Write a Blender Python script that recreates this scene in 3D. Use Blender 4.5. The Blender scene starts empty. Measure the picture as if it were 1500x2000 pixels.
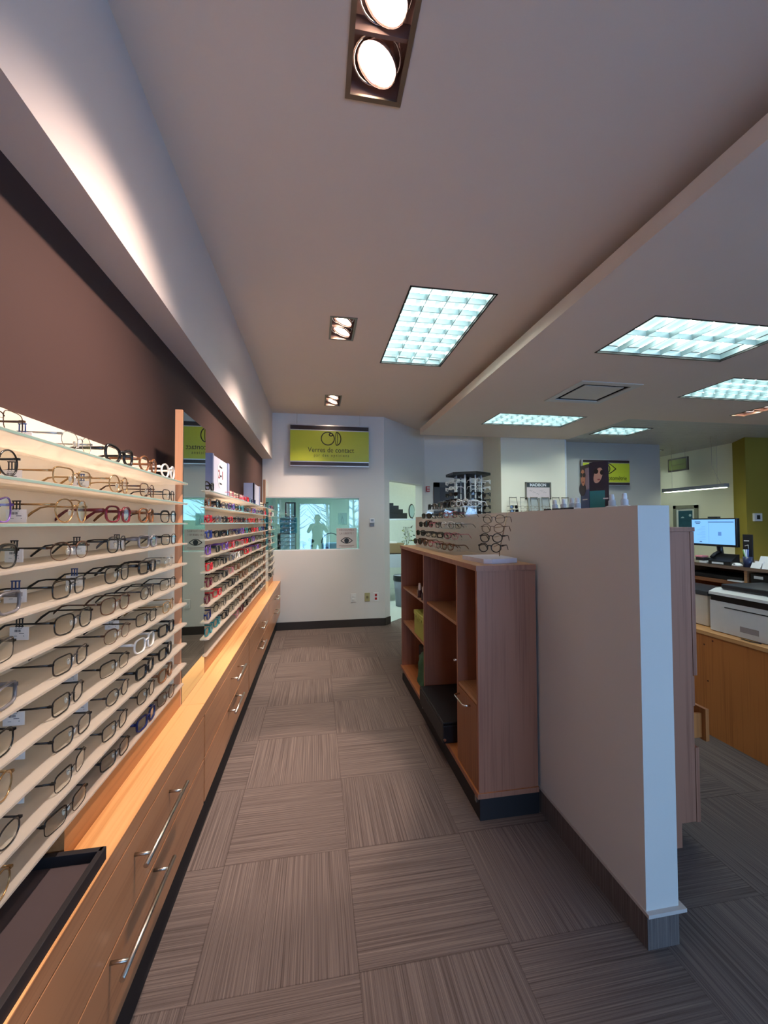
import bpy, bmesh, math, random
from mathutils import Vector, Matrix
random.seed(7)
sc = bpy.context.scene
COL = sc.collection

# ------------------------------------------------------------------ camera
F = 780.0
yaw, pitch, roll = math.atan(132 / F), math.atan(20 / F), math.radians(0.3)
fw = Vector((math.sin(yaw) * math.cos(pitch), math.cos(yaw) * math.cos(pitch), math.sin(pitch)))
rt = Vector((math.cos(yaw), -math.sin(yaw), 0))
up = rt.cross(fw)
r2 = rt * math.cos(roll) - up * math.sin(roll)
u2 = rt * math.sin(roll) + up * math.cos(roll)
cam = bpy.data.cameras.new('camera')
camo = bpy.data.objects.new('camera', cam)
COL.objects.link(camo)
camo.matrix_world = Matrix(((r2.x, u2.x, -fw.x, 0), (r2.y, u2.y, -fw.y, 0), (r2.z, u2.z, -fw.z, 1.45), (0, 0, 0, 1)))
cam.sensor_fit = 'HORIZONTAL'
cam.sensor_width = 36
cam.lens = 36 * F / 1500
cam.clip_start = 0.02
sc.camera = camo

# ------------------------------------------------------------------ world, colour
SKY = 3.0
SPOT_W = 40.0
TUBE = 11.0
w = bpy.data.worlds.new('sky')
sc.world = w
w.use_nodes = True
nt = w.node_tree
nt.nodes.clear()
wo = nt.nodes.new('ShaderNodeOutputWorld')
bg = nt.nodes.new('ShaderNodeBackground')
tc = nt.nodes.new('ShaderNodeTexCoord')
sx = nt.nodes.new('ShaderNodeSeparateXYZ')
cr = nt.nodes.new('ShaderNodeValToRGB')
cr.color_ramp.elements[0].position = 0.45
cr.color_ramp.elements[0].color = (0.42, 0.64, 1, 1)
cr.color_ramp.elements[1].position = 0.9
cr.color_ramp.elements[1].color = (0.22, 0.48, 1, 1)
mr = nt.nodes.new('ShaderNodeMapRange')
mr.inputs[1].default_value = -1
nt.links.new(tc.outputs['Generated'], sx.inputs[0])
nt.links.new(sx.outputs['Z'], mr.inputs[0])
nt.links.new(mr.outputs[0], cr.inputs[0])
nt.links.new(cr.outputs[0], bg.inputs[0])
bg.inputs[1].default_value = SKY
nt.links.new(bg.outputs[0], wo.inputs[0])
sl = bpy.data.lights.new('sun', 'SUN')
sl.energy = 4.5
sl.angle = .01
sl.color = (1, .95, .88)
so = bpy.data.objects.new('sun', sl)
COL.objects.link(so)
so.rotation_euler = Vector((-.45, -.75, -.55)).to_track_quat('-Z', 'Y').to_euler()
sc.view_settings.view_transform = 'Standard'
sc.view_settings.look = 'None'
sc.view_settings.gamma = 1
sc.view_settings.exposure = 1.78
sc.view_settings.use_curve_mapping = False
sc.cycles.use_denoising = True
sc.cycles.max_bounces = 8
sc.cycles.diffuse_bounces = 4
sc.cycles.glossy_bounces = 4
sc.cycles.transmission_bounces = 6
sc.cycles.transparent_max_bounces = 24
sc.cycles.sample_clamp_indirect = 4.0
sc.cycles.caustics_reflective = False
sc.cycles.caustics_refractive = False


# ------------------------------------------------------------------ materials
MATS = {}


def lin(c):
    return tuple(((x / 255) / 12.92 if x / 255 <= 0.04045 else ((x / 255 + 0.055) / 1.055) ** 2.4) for x in c) + (1,)


def mat(name, rgb, rough=0.5, metal=0.0, emit=0.0, spec=0.5, noise=0.04, nscale=30):
    """plain procedural material, slightly varied by noise"""
    if name in MATS:
        return MATS[name]
    m = bpy.data.materials.new(name)
    m.use_nodes = True
    n = m.node_tree
    b = n.nodes['Principled BSDF']
    c = lin(rgb)
    b.inputs['Roughness'].default_value = rough
    b.inputs['Metallic'].default_value = metal
    b.inputs['Specular IOR Level'].default_value = spec
    if emit:
        b.inputs['Base Color'].default_value = (c[0] * .5, c[1] * .5, c[2] * .5, 1)
        b.inputs['Emission Color'].default_value = c
        b.inputs['Emission Strength'].default_value = emit
    elif noise:
        t = n.nodes.new('ShaderNodeTexCoord')
        nz = n.nodes.new('ShaderNodeTexNoise')
        nz.inputs['Scale'].default_value = nscale
        mx = n.nodes.new('ShaderNodeMix')
        mx.data_type = 'RGBA'
        mx.inputs['A'].default_value = tuple(x * (1 - noise) for x in c[:3]) + (1,)
        mx.inputs['B'].default_value = tuple(min(1, x * (1 + noise)) for x in c[:3]) + (1,)
        n.links.new(t.outputs['Object'], nz.inputs['Vector'])
        n.links.new(nz.outputs['Fac'], mx.inputs['Factor'])
        n.links.new(mx.outputs['Result'], b.inputs['Base Color'])
    else:
        b.inputs['Base Color'].default_value = c
    MATS[name] = m
    return m


def wood(name, rgb, dark, axis=1, rough=0.38, fine=90, spec=0.5):
    if name in MATS:
        return MATS[name]
    m = bpy.data.materials.new(name)
    m.use_nodes = True
    n = m.node_tree
    b = n.nodes['Principled BSDF']
    t = n.nodes.new('ShaderNodeTexCoord')
    mp = n.nodes.new('ShaderNodeMapping')
    s = [fine, fine, fine]
    s[axis] = 1.6
    mp.inputs['Scale'].default_value = s
    nz = n.nodes.new('ShaderNodeTexNoise')
    nz.inputs['Scale'].default_value = 1.0
    nz.inputs['Detail'].default_value = 5
    nz.inputs['Roughness'].default_value = .6
    mp2 = n.nodes.new('ShaderNodeMapping')
    s2 = [9, 9, 9]
    s2[axis] = .8
    mp2.inputs['Scale'].default_value = s2
    nz2 = n.nodes.new('ShaderNodeTexNoise')
    nz2.inputs['Scale'].default_value = 1.0
    nz2.inputs['Detail'].default_value = 2
    ad = n.nodes.new('ShaderNodeMath')
    ad.operation = 'ADD'
    r = n.nodes.new('ShaderNodeValToRGB')
    r.color_ramp.elements[0].position = .72
    r.color_ramp.elements[0].color = lin(dark)
    r.color_ramp.elements[1].position = 1.15 if False else 1.0
    r.color_ramp.elements[1].color = lin(rgb)
    n.links.new(t.outputs['Object'], mp.inputs[0])
    n.links.new(t.outputs['Object'], mp2.inputs[0])
    n.links.new(mp.outputs[0], nz.inputs['Vector'])
    n.links.new(mp2.outputs[0], nz2.inputs['Vector'])
    n.links.new(nz.outputs['Fac'], ad.inputs[0])
    n.links.new(nz2.outputs['Fac'], ad.inputs[1])
    n.links.new(ad.outputs[0], r.inputs[0])
    n.links.new(r.outputs[0], b.inputs['Base Color'])
    b.inputs['Roughness'].default_value = rough
    b.inputs['Specular IOR Level'].default_value = spec
    MATS[name] = m
    return m


def glassy(name, tint=(255, 255, 255), gloss=0.08, rough=0.02, fres=True):
    """thin clear sheet: see-through with a mirror-like sheen"""
    if name in MATS:
        return MATS[name]
    m = bpy.data.materials.new(name)
    m.use_nodes = True
    n = m.node_tree
    n.nodes.clear()
    o = n.nodes.new('ShaderNodeOutputMaterial')
    tr = n.nodes.new('ShaderNodeBsdfTransparent')
    tr.inputs[0].default_value = lin(tint)
    gl = n.nodes.new('ShaderNodeBsdfGlossy')
    gl.inputs['Roughness'].default_value = rough
    gl.inputs['Color'].default_value = (1, 1, 1, 1)
    mx = n.nodes.new('ShaderNodeMixShader')
    if fres:
        lw = n.nodes.new('ShaderNodeLayerWeight')
        lw.inputs['Blend'].default_value = .5
        pw = n.nodes.new('ShaderNodeMath')
        pw.operation = 'POWER'
        pw.inputs[1].default_value = 5
        ml = n.nodes.new('ShaderNodeMath')
        ml.operation = 'MULTIPLY_ADD'
        ml.use_clamp = True
        ml.inputs[1].default_value = .6
        ml.inputs[2].default_value = gloss
        n.links.new(lw.outputs['Facing'], pw.inputs[0])
        n.links.new(pw.outputs[0], ml.inputs[0])
        n.links.new(ml.outputs[0], mx.inputs[0])
    else:
        mx.inputs[0].default_value = gloss
    n.links.new(tr.outputs[0], mx.inputs[1])
    n.links.new(gl.outputs[0], mx.inputs[2])
    n.links.new(mx.outputs[0], o.inputs[0])
    MATS[name] = m
    return m


def carpet(name, tiles=True, vertical=False):
    m = bpy.data.materials.new(name)
    m.use_nodes = True
    n = m.node_tree
    b = n.nodes['Principled BSDF']
    L = n.links

    def node(t, **k):
        q = n.nodes.new(t)
        for a, v in k.items():
            setattr(q, a, v)
        return q

    def math_(op, a, bb=None):
        q = node('ShaderNodeMath', operation=op)
        for i, v in enumerate((a, bb)):
            if v is None:
                continue
            if isinstance(v, (int, float)):
                q.inputs[i].default_value = v
            else:
                L.new(v, q.inputs[i])
        return q.outputs[0]
    t = node('ShaderNodeNewGeometry')
    s = node('ShaderNodeSeparateXYZ')
    L.new(t.outputs['Position'], s.inputs[0])
    X, Y, Z = s.outputs

    def stripes(u, v, seed):
        cb = node('ShaderNodeCombineXYZ')
        L.new(math_('MULTIPLY', u, 210), cb.inputs[0])
        L.new(math_('MULTIPLY', v, 1.3), cb.inputs[1])
        cb.inputs[2].default_value = seed
        nz = node('ShaderNodeTexNoise')
        nz.inputs['Scale'].default_value = 1
        nz.inputs['Detail'].default_value = 3
        nz.inputs['Roughness'].default_value = .7
        L.new(cb.outputs[0], nz.inputs['Vector'])
        return nz.outputs['Fac']
    if tiles:
        tx = math_('DIVIDE', math_('SUBTRACT', X, .135), .52)
        ty = math_('DIVIDE', math_('SUBTRACT', Y, 1.32), .495)
        fx, fy = math_('FLOOR', tx), math_('FLOOR', ty)
        par = math_('FLOORED_MODULO', math_('ADD', fx, fy), 2)
        a = stripes(X, Y, 0)
        c = stripes(Y, X, 9)
        mx = node('ShaderNodeMix', data_type='FLOAT')
        L.new(par, mx.inputs[0])
        L.new(c, mx.inputs[2])
        L.new(a, mx.inputs[3])
        fac = mx.outputs[0]
        ex = math_('ABSOLUTE', math_('SUBTRACT', math_('FRACT', tx), .5))
        ey = math_('ABSOLUTE', math_('SUBTRACT', math_('FRACT', ty), .5))
        edge = math_('GREATER_THAN', math_('MAXIMUM', ex, ey), .4955)
        wn = node('ShaderNodeTexWhiteNoise', noise_dimensions='2D')
        cb = node('ShaderNodeCombineXYZ')
        L.new(fx, cb.inputs[0])
        L.new(fy, cb.inputs[1])
        L.new(cb.outputs[0], wn.inputs['Vector'])
        fac = math_('ADD', fac, math_('MULTIPLY', math_('SUBTRACT', wn.outputs['Value'], .5), .03))
        fac = math_('SUBTRACT', fac, math_('MULTIPLY', edge, .10))
    else:
        fac = stripes(math_('ADD', X, Y), Z, 3)
    fine = node('ShaderNodeTexNoise')
    fine.inputs['Scale'].default_value = 600
    L.new(t.outputs['Position'], fine.inputs['Vector'])
    fac = math_('ADD', fac, math_('MULTIPLY', math_('SUBTRACT', fine.outputs['Fac'], .5), .14))
    r = node('ShaderNodeValToRGB')
    r.color_ramp.elements[0].position = .31
    r.color_ramp.elements[0].color = lin(CARPET_DARK)
    r.color_ramp.elements[1].position = .74
    r.color_ramp.elements[1].color = lin(CARPET_LIGHT)
    L.new(fac, r.inputs[0])
    L.new(r.outputs[0], b.inputs['Base Color'])
    b.inputs['Roughness'].default_value = .95
    b.inputs['Specular IOR Level'].default_value = .1
    return m


CARPET_DARK, CARPET_LIGHT = (78, 68, 65), (136, 121, 114)
M_CEIL = mat('ceiling_paint', (232, 214, 198), .9, spec=.1, noise=.015, nscale=4)
M_WALL = mat('wall_paint', (222, 218, 212), .85, spec=.15, noise=.02, nscale=3)
M_SOFF = mat('soffit_paint', (218, 205, 198), .85, spec=.1, noise=.02, nscale=3)
M_BROWN = mat('brown_paint', (74, 54, 50), .7, spec=.2, noise=.03, nscale=3)
M_OLIVE = mat('olive_paint', (158, 142, 62), .8, spec=.15, noise=.02, nscale=3)
M_CREAM = mat('cream_paint', (238, 234, 206), .85, spec=.15, noise=.02, nscale=3)
M_GREY = mat('grey_paint', (182, 178, 170), .85, spec=.15, noise=.02, nscale=3)
M_BASE = mat('vinyl_base', (52, 44, 38), .5)
M_BLACK = mat('black_plastic', (18, 18, 20), .35)
M_BLACKM = mat('black_matte', (26, 25, 28), .7)
M_WHITE = mat('white_plastic', (232, 232, 234), .4)
M_STEEL = mat('brushed_steel', (205, 198, 186), .28, metal=1)
M_CHROME = mat('chrome', (230, 230, 232), .12, metal=1)
M_MIRROR = mat('mirror_silver', (205, 222, 212), .0, metal=1, noise=0)
M_SHELF = mat('frosted_shelf', (240, 232, 222), .3, spec=.5, noise=.02)
_n = M_SHELF.node_tree
_o = _n.nodes['Material Output']
_t = _n.nodes.new('ShaderNodeBsdfTranslucent')
_t.inputs[0].default_value = lin((244, 238, 228))
_c = _n.nodes.new('ShaderNodeBsdfTransparent')
_c.inputs[0].default_value = lin((246, 244, 238))
_a = _n.nodes.new('ShaderNodeMixShader')
_a.inputs[0].default_value = .45
_b = _n.nodes.new('ShaderNodeMixShader')
_b.inputs[0].default_value = .38
_n.links.new(_n.nodes['Principled BSDF'].outputs[0], _a.inputs[1])
_n.links.new(_t.outputs[0], _a.inputs[2])
_n.links.new(_a.outputs[0], _b.inputs[1])
_n.links.new(_c.outputs[0], _b.inputs[2])
_n.links.new(_b.outputs[0], _o.inputs[0])
M_PANEL = mat('warm_white_panel', (244, 230, 206), .45, noise=.02, nscale=5)  # plain warm white base colour, no glow of its own
M_EDGE = mat('green_glass_edge', (150, 178, 165), .2)
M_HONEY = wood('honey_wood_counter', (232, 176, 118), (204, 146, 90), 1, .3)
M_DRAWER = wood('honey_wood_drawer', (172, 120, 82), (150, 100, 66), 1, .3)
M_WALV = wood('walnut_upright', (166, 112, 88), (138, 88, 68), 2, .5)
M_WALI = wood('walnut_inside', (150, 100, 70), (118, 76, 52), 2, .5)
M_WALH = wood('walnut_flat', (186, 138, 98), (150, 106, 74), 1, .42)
M_DESKF = wood('oak_desk_front', (196, 122, 62), (168, 98, 48), 2, .45)
M_DESKT = wood('oak_desk_top', (214, 160, 104), (184, 130, 80), 1, .35)
M_DKTOP = wood('dark_oak_top', (120, 96, 82), (92, 72, 62), 1, .25)
M_TRIMW = wood('post_wood', (206, 150, 112), (176, 120, 86), 2, .45)
M_CARPET = carpet('carpet_tiles')
M_CARPETV = carpet('carpet_base', tiles=False)
M_GLASS = glassy('window_glass', (222, 240, 238), .10, 0.0)
M_STORE = glassy('storefront_glass', (240, 246, 246), .0, 0.0)
M_LENS = glassy('demo_lens', (254, 254, 252), .008, .03)
M_ACRYL = glassy('clear_acrylic', (253, 254, 254), .07, .1)
M_DARKLENS = mat('dark_sun_lens', (22, 18, 16), .08, noise=0)
M_TUBE = mat('lamp_diffuser_painted_bright', (240, 255, 250), .5, emit=TUBE)  # glowing strip, also the painted highlight of each cell
M_TUBE2 = mat('lamp_diffuser_painted_pale', (214, 238, 238), .5, emit=.36)  # cell body, its softer shading painted as weaker emission
M_TUBE3 = mat('lamp_diffuser_painted_dim', (190, 222, 224), .5, emit=.31)  # cell corner, shade painted in as the weakest emission
M_BLADE = mat('louvre_blade', (150, 170, 172), .4)
M_BULB = mat('halogen_bulb', (255, 226, 196), .5, emit=9)
M_BULBEDGE = mat('halogen_rim', (255, 214, 200), .3, emit=.9)


# ------------------------------------------------------------------ mesh helpers
def wl(o):
    v = Vector((0, 0, 0))
    while o:
        v = v + o.location
        o = o.parent
    return v


class MB:
    def __init__(s):
        s.bm = bmesh.new()
        s.mi = 0

    def face(s, pts):
        f = s.bm.faces.new([s.bm.verts.new(p) for p in pts])
        f.material_index = s.mi
        return f

    def box(s, x0, x1, y0, y1, z0, z1, bev=0, rz=0, c=None, rx=0, ry=0):
        g = bmesh.ops.create_cube(s.bm, size=1)
        vs = g['verts']
        bmesh.ops.scale(s.bm, vec=(x1 - x0, y1 - y0, z1 - z0), verts=vs)
        fs = set(f for v in vs for f in v.link_faces)
        if bev:
            es = list(set(e for v in vs for e in v.link_edges))
            r = bmesh.ops.bevel(s.bm, geom=es, offset=bev, segments=2, affect='EDGES', profile=.5)
            vs = list(set(v for f in r['faces'] for v in f.verts) | set(v for v in vs if v.is_valid))
            fs = set(f for v in vs for f in v.link_faces)
        for f in fs:
            f.material_index = s.mi
        ctr = Vector(((x0 + x1) / 2, (y0 + y1) / 2, (z0 + z1) / 2))
        if rx or ry or rz:
            R = Matrix.Rotation(rz, 3, 'Z') @ Matrix.Rotation(ry, 3, 'Y') @ Matrix.Rotation(rx, 3, 'X')
            bmesh.ops.rotate(s.bm, cent=(0, 0, 0), matrix=R, verts=vs)
        bmesh.ops.translate(s.bm, vec=ctr, verts=vs)
        return s

    def cyl(s, p0, p1, r0, r1=None, seg=16, cap=True):
        p0, p1 = Vector(p0), Vector(p1)
        r1 = r0 if r1 is None else r1
        d = (p1 - p0).normalized()
        a = d.orthogonal().normalized()
        b = d.cross(a)
        ra, rb = [], []
        for i in range(seg):
            t = 2 * math.pi * i / seg
            q = a * math.cos(t) + b * math.sin(t)
            ra.append(s.bm.verts.new(p0 + q * r0))
            rb.append(s.bm.verts.new(p1 + q * r1))
        for i in range(seg):
            j = (i + 1) % seg
            f = s.bm.faces.new((ra[i], ra[j], rb[j], rb[i]))
            f.material_index = s.mi
            f.smooth = True
        if cap:
            f = s.bm.faces.new(ra[::-1])
            f.material_index = s.mi
            f = s.bm.faces.new(rb)
            f.material_index = s.mi
        return s

    def lathe(s, prof, c=(0, 0, 0), seg=20):
        """prof: (r, z) list"""
        rings = []
        for r, z in prof:
            if r < 1e-6:
                rings.append([s.bm.verts.new((c[0], c[1], c[2] + z))])
            else:
                rings.append([s.bm.verts.new((c[0] + r * math.cos(2 * math.pi * i / seg), c[1] + r * math.sin(2 * math.pi * i / seg), c[2] + z)) for i in range(seg)])
        for a, b in zip(rings, rings[1:]):
            for i in range(seg):
                j = (i + 1) % seg
                vs = [a[i % len(a)], a[j % len(a)], b[j % len(b)], b[i % len(b)]]
                u = []
                for v in vs:
                    if v not in u:
                        u.append(v)
                if len(u) > 2:
                    f = s.bm.faces.new(u)
                    f.material_index = s.mi
                    f.smooth = True
        return s

    def sweep(s, pts, ra, rb=None, upv=(0, 0, 1), closed=False, seg=6):
        pts = [Vector(p) for p in pts]
        n = len(pts)
        if not isinstance(ra, (list, tuple)):
            ra = [ra] * n
        rb = ra if rb is None else rb
        if not isinstance(rb, (list, tuple)):
            rb = [rb] * n
        U = Vector(upv)
        rings = []
        for i, p in enumerate(pts):
            if closed:
                t = pts[(i + 1) % n] - pts[i - 1]
            else:
                t = pts[min(i + 1, n - 1)] - pts[max(i - 1, 0)]
            t.normalize()
            sd = t.cross(U)
            if sd.length < 1e-6:
                sd = t.orthogonal()
            sd.normalize()
            u = sd.cross(t).normalized()
            rings.append([s.bm.verts.new(p + sd * ra[i] * math.cos(2 * math.pi * (k + .5) / seg) + u * rb[i] * math.sin(2 * math.pi * (k + .5) / seg)) for k in range(seg)])
        m = n if closed else n - 1
        for i in range(m):
            a, b = rings[i], rings[(i + 1) % n]
            for k in range(seg):
                l = (k + 1) % seg
                f = s.bm.faces.new((a[k], a[l], b[l], b[k]))
                f.material_index = s.mi
                f.smooth = True
        if not closed:
            for q in (rings[0][::-1], rings[-1]):
                f = s.bm.faces.new(q)
                f.material_index = s.mi
        return s

    def prism(s, poly, z0, z1, axis='z', at=None):
        """extrude polygon; axis z: poly (x,y); axis x: poly (y,z) from x=z0..z1; axis y: poly (x,z) from y=z0..z1"""
        def P(p, h):
            if axis == 'z':
                return (p[0], p[1], h)
            if axis == 'x':
                return (h, p[0], p[1])
            return (p[0], h, p[1])
        a = [s.bm.verts.new(P(p, z0)) for p in poly]
        b = [s.bm.verts.new(P(p, z1)) for p in poly]
        n = len(poly)
        fs = [s.bm.faces.new(a[::-1]), s.bm.faces.new(b)]
        for i in range(n):
            j = (i + 1) % n
            fs.append(s.bm.faces.new((a[i], a[j], b[j], b[i])))
        for f in fs:
            f.material_index = s.mi
        return s

    def mesh(s, name, mats):
        bmesh.ops.recalc_face_normals(s.bm, faces=s.bm.faces)
        me = bpy.data.meshes.new(name)
        s.bm.to_mesh(me)
        s.bm.free()
        for m in (mats if isinstance(mats, (list, tuple)) else [mats]):
            me.materials.append(m)
        return me

    def done(s, name, mats, parent=None, **props):
        """verts are in world space (or in the parent's space when the parent sits at the origin)"""
        if parent is not None:
            org = wl(parent)
        else:
            xs = [v.co for v in s.bm.verts]
            org = Vector(((min(v.x for v in xs) + max(v.x for v in xs)) / 2, (min(v.y for v in xs) + max(v.y for v in xs)) / 2, min(v.z for v in xs)))
        bmesh.ops.translate(s.bm, vec=-org, verts=s.bm.verts)
        me = s.mesh(name, mats)
        o = bpy.data.objects.new(name, me)
        COL.objects.link(o)
        if parent is not None:
            o.parent = parent
        else:
            o.location = org
        for k, v in props.items():
            o[k] = v
        return o


def empty(name, loc, label=None, cat=None, group=None, rz=0):
    o = bpy.data.objects.new(name, None)
    o.empty_display_size = .05
    COL.objects.link(o)
    o.location = loc
    o.rotation_euler = (0, 0, rz)
    tag(o, label, cat, group)
    return o


def tag(o, label=None, cat=None, group=None, kind=None):
    if label:
        o['label'] = label
    if cat:
        o['category'] = cat
    if group:
        o['group'] = group
    if kind:
        o['kind'] = kind
    return o


def struct(mb, name, mats, parent=None):
    o = mb.done(name, mats, parent)
    if parent is None:
        o['kind'] = 'structure'
    return o


def text(body, size, m, parent, loc, rot, name='lettering', ext=.0008, sp=1.0, sx_=1.0, align='CENTER', bold=0.0):
    cu = bpy.data.curves.new('tmp', 'FONT')
    cu.body = body
    cu.size = size
    cu.extrude = ext
    cu.offset = bold
    cu.space_character = sp
    cu.align_x = align
    cu.align_y = 'CENTER'
    cu.resolution_u = 3
    t = bpy.data.objects.new('tmp', cu)
    me = bpy.data.meshes.new_from_object(t)
    bpy.data.objects.remove(t)
    me.materials.clear()
    me.materials.append(m)
    o = bpy.data.objects.new(name, me)
    COL.objects.link(o)
    R = Matrix.Rotation(rot[2], 4, 'Z') @ Matrix.Rotation(rot[1], 4, 'Y') @ Matrix.Rotation(rot[0], 4, 'X')
    me.transform(R @ Matrix.Diagonal((sx_, 1, 1, 1)))
    o.parent = parent
    o.location = Vector(loc) - wl(parent)
    return o


def holes(mb, a0, a1, b0, b1, hs, put):
    """split rectangle [a0,a1]x[b0,b1] around rectangular holes; put(a0,a1,b0,b1)"""
    A = sorted(set([a0, a1] + [max(a0, min(a1, v)) for h in hs for v in h[:2]]))
    for i in range(len(A) - 1):
        u, v = A[i], A[i + 1]
        if v - u < 1e-6:
            continue
        cuts = sorted([(h[2], h[3]) for h in hs if h[0] <= u + 1e-6 and h[1] >= v - 1e-6])
        y = b0
        for c0, c1 in cuts:
            if c0 > y + 1e-6:
                put(u, v, y, min(c0, b1))
            y = max(y, c1)
        if y < b1 - 1e-6:
            put(u, v, y, b1)


ORD = ['', 'first', 'second', 'third', 'fourth', 'fifth', 'sixth', 'seventh', 'eighth', 'ninth', 'tenth', 'eleventh', 'twelfth', 'thirteenth']
PI = math.pi

# ------------------------------------------------------------------ ceiling fixtures layout
ZU, ZL = 2.95, 2.75
# troffers on the upper and lower ceiling: (x0,x1,y0,y1,z,nx,ny,label)
TRO = [
    (.588, 1.182, 2.43, 3.675, ZU, 4, 8, 'long ceiling light panel above the aisle, nearest the row of twin spotlights'),
    (2.115, 3.26, 2.17, 2.735, ZL, 6, 2, 'largest and nearest ceiling light panel on the lower ceiling at right'),
    (2.165, 3.33, 4.45, 5.0, ZL, 8, 4, 'wide ceiling light panel on the lower ceiling just before the white column'),
    (4.03, 4.68, 4.88, 5.36, ZL, 4, 3, 'small ceiling light panel where the slatted ceiling begins'),
    (3.75, 4.9, 3.02, 3.6, ZL, 8, 4, 'ceiling light panel cut off by the right edge of the photo'),
    (5.7, 6.3, 6.35, 6.95, ZL, 4, 4, 'farthest ceiling light panel, seen past the grey wall end'),
    (5.2, 6.4, .6, 1.2, ZL, 8, 4, 'unseen ceiling light panel, added for brightness far right of the desk'),  # out of view, added to brighten the right side
]
DOWN = [(.1, .3, 1.0, 1.374, 'twin spotlight in the ceiling nearest the viewer, at the top of the picture'),
        (.1, .3, 2.885, 3.255, 'middle twin spotlight of the ceiling row beside the light panel'),
        (.1, .3, 4.70, 5.13, 'farthest twin spotlight of the ceiling row, near the green sign')]

# ------------------------------------------------------------------ floor
mb = MB()
mb.box(-.9, 9, -3.1, 6.5, -.08, 0)
struct(mb, 'floor', M_CARPET)
mb = MB()
mb.box(-.9, 9, 6.5, 9.5, -.08, 0)
struct(mb, 'floor_far', M_CARPET)
mb = MB()
mb.prism([(-.9, 5.69), (.93, 5.69), (1.02, 5.69), (1.80, 6.5), (1.80, 8.6), (-.9, 8.6)], .0005, .006)
struct(mb, 'floor_lab', mat('lab_vinyl', (186, 190, 184), .4))

# ------------------------------------------------------------------ ceilings
mb = MB()
hs = [t[:4] for t in TRO if t[4] == ZU] + [d[:4] for d in DOWN]
holes(mb, -.85, 4.2, -3.1, 6.6, hs, lambda a, b, c, d: mb.box(a, b, c, d, ZU, ZU + .03))
struct(mb, 'ceiling', M_CEIL)
mb = MB()
hs = [t[:4] for t in TRO if t[4] == ZL and t[2] < 4.6] + [(2.44, 3.05, 3.32, 3.90), (5.05, 5.27, 3.7, 4.14)]
holes(mb, 1.52, 9, -3.1, 4.47, hs, lambda a, b, c, d: mb.box(a, b, c, d, ZL, ZL + .09))
hs = [t[:4] for t in TRO if t[4] == ZL and t[3] > 4.5]
holes(mb, 1.52, 3.93, 4.47, 5.74, hs, lambda a, b, c, d: mb.box(a, b, c, d, ZL, ZL + .09))
struct(mb, 'ceiling_lower', M_CEIL)
mb = MB()
mb.box(1.80, 1.83, -3.1, 5.7, ZL + .09, ZU)
struct(mb, 'trim_1', M_CEIL)
# slatted ceiling
mb = MB()
M_SLAT = mat('slat_metal', (196, 192, 180), .45, metal=0)
h_slat = [t[:4] for t in TRO if t[4] == ZL and t[3] > 4.5]
y = 4.47
while y < 9.4:
    def put(a, b, c, d):
        mb.box(a, b, c, d, ZL + .004, ZL + .02)
    holes(mb, 3.93, 9, y, y + .088, [h for h in h_slat], put)
    y += .1
mb.mi = 1
holes(mb, 3.93, 9, 4.47, 9.5, h_slat, lambda a, b, c, d: mb.box(a, b, c, d, ZL + .045, ZL + .06))
struct(mb, 'ceiling_slatted', [M_SLAT, mat('slat_gap', (96, 92, 84), .8)])

mb = MB()
mb.box(-1.2, 9.2, -3.1, 9.6, 3.2, 3.3)  # unseen slab, added to stop sun leaking onto the floor
struct(mb, 'ceiling_sun_block', M_CEIL)
mb = MB()
mb.box(9.1, 9.2, -3.1, 9.6, 0, 3.2)  # unseen, added with the slab above to shut out the sun
struct(mb, 'wall_sun_block_right', M_WALL)
mb = MB()
mb.box(-1.2, 9.1, 9.5, 9.6, 0, 3.2)  # unseen rear closure, added against stray sun
struct(mb, 'wall_sun_block_rear', M_WALL)
mb = MB()
mb.box(-1.2, -1.1, -3.1, 9.5, 0, 3.2)  # unseen left closure, added against stray sun
struct(mb, 'wall_sun_block_left', M_WALL)
mb = MB()
mb.box(-1.1, 9.1, -3.1, -3.0, ZU + .02, 3.2)  # unseen strip over the shop front, added against stray sun
struct(mb, 'wall_sun_block_front', M_WALL)
# soffit over the left display wall
mb = MB()
mb.box(-.74, -.59, -3.1, 5.58, 2.315, ZU)
struct(mb, 'trim_2', M_SOFF)

# ------------------------------------------------------------------ walls
mb = MB()
mb.box(-.84, -.72, -3.1, 5.58, 0, ZU)
struct(mb, 'wall_left', M_BROWN)
# far wall with the inside window
WX0, WX1, WZ0, WZ1 = -.70, .60, 1.07, 1.80
mb = MB()
holes(mb, -.84, .95, 0, ZU, [(WX0, WX1, WZ0, WZ1)], lambda a, b, c, d: mb.box(a, b, 5.58, 5.68, c, d))
struct(mb, 'wall_back', M_WALL)
mb = MB()
for a, b, c, d in ((WX0, WX1, WZ0 - .0, WZ0 + .012), (WX0, WX1, WZ1 - .012, WZ1), (WX0, WX0 + .012, WZ0, WZ1), (WX1 - .012, WX1, WZ0, WZ1)):
    mb.box(a, b, 5.585, 5.67, c, d)
wf = struct(mb, 'window_1', M_WHITE)
mb = MB()
mb.box(WX0 + .012, WX1 - .012, 5.60, 5.606, WZ0 + .012, WZ1 - .012)
pane = mb.done('window_pane', M_GLASS, wf)
# angled wall with the lab doorway
P0, P1 = Vector((.95, 5.58, 0)), Vector((1.78, 6.44, 0))
dv = (P1 - P0)
LA = dv.length
dv.normalize()
nv = Vector((-dv.y, dv.x, 0))     # into the lab


def ang(mb, s0, s1, z0, z1, t0=0, t1=.13):
    q = [P0 + dv * s0 + nv * t0, P0 + dv * s1 + nv * t0, P0 + dv * s1 + nv * t1, P0 + dv * s0 + nv * t1]
    mb.prism([(p.x, p.y) for p in q], z0, z1)


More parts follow.
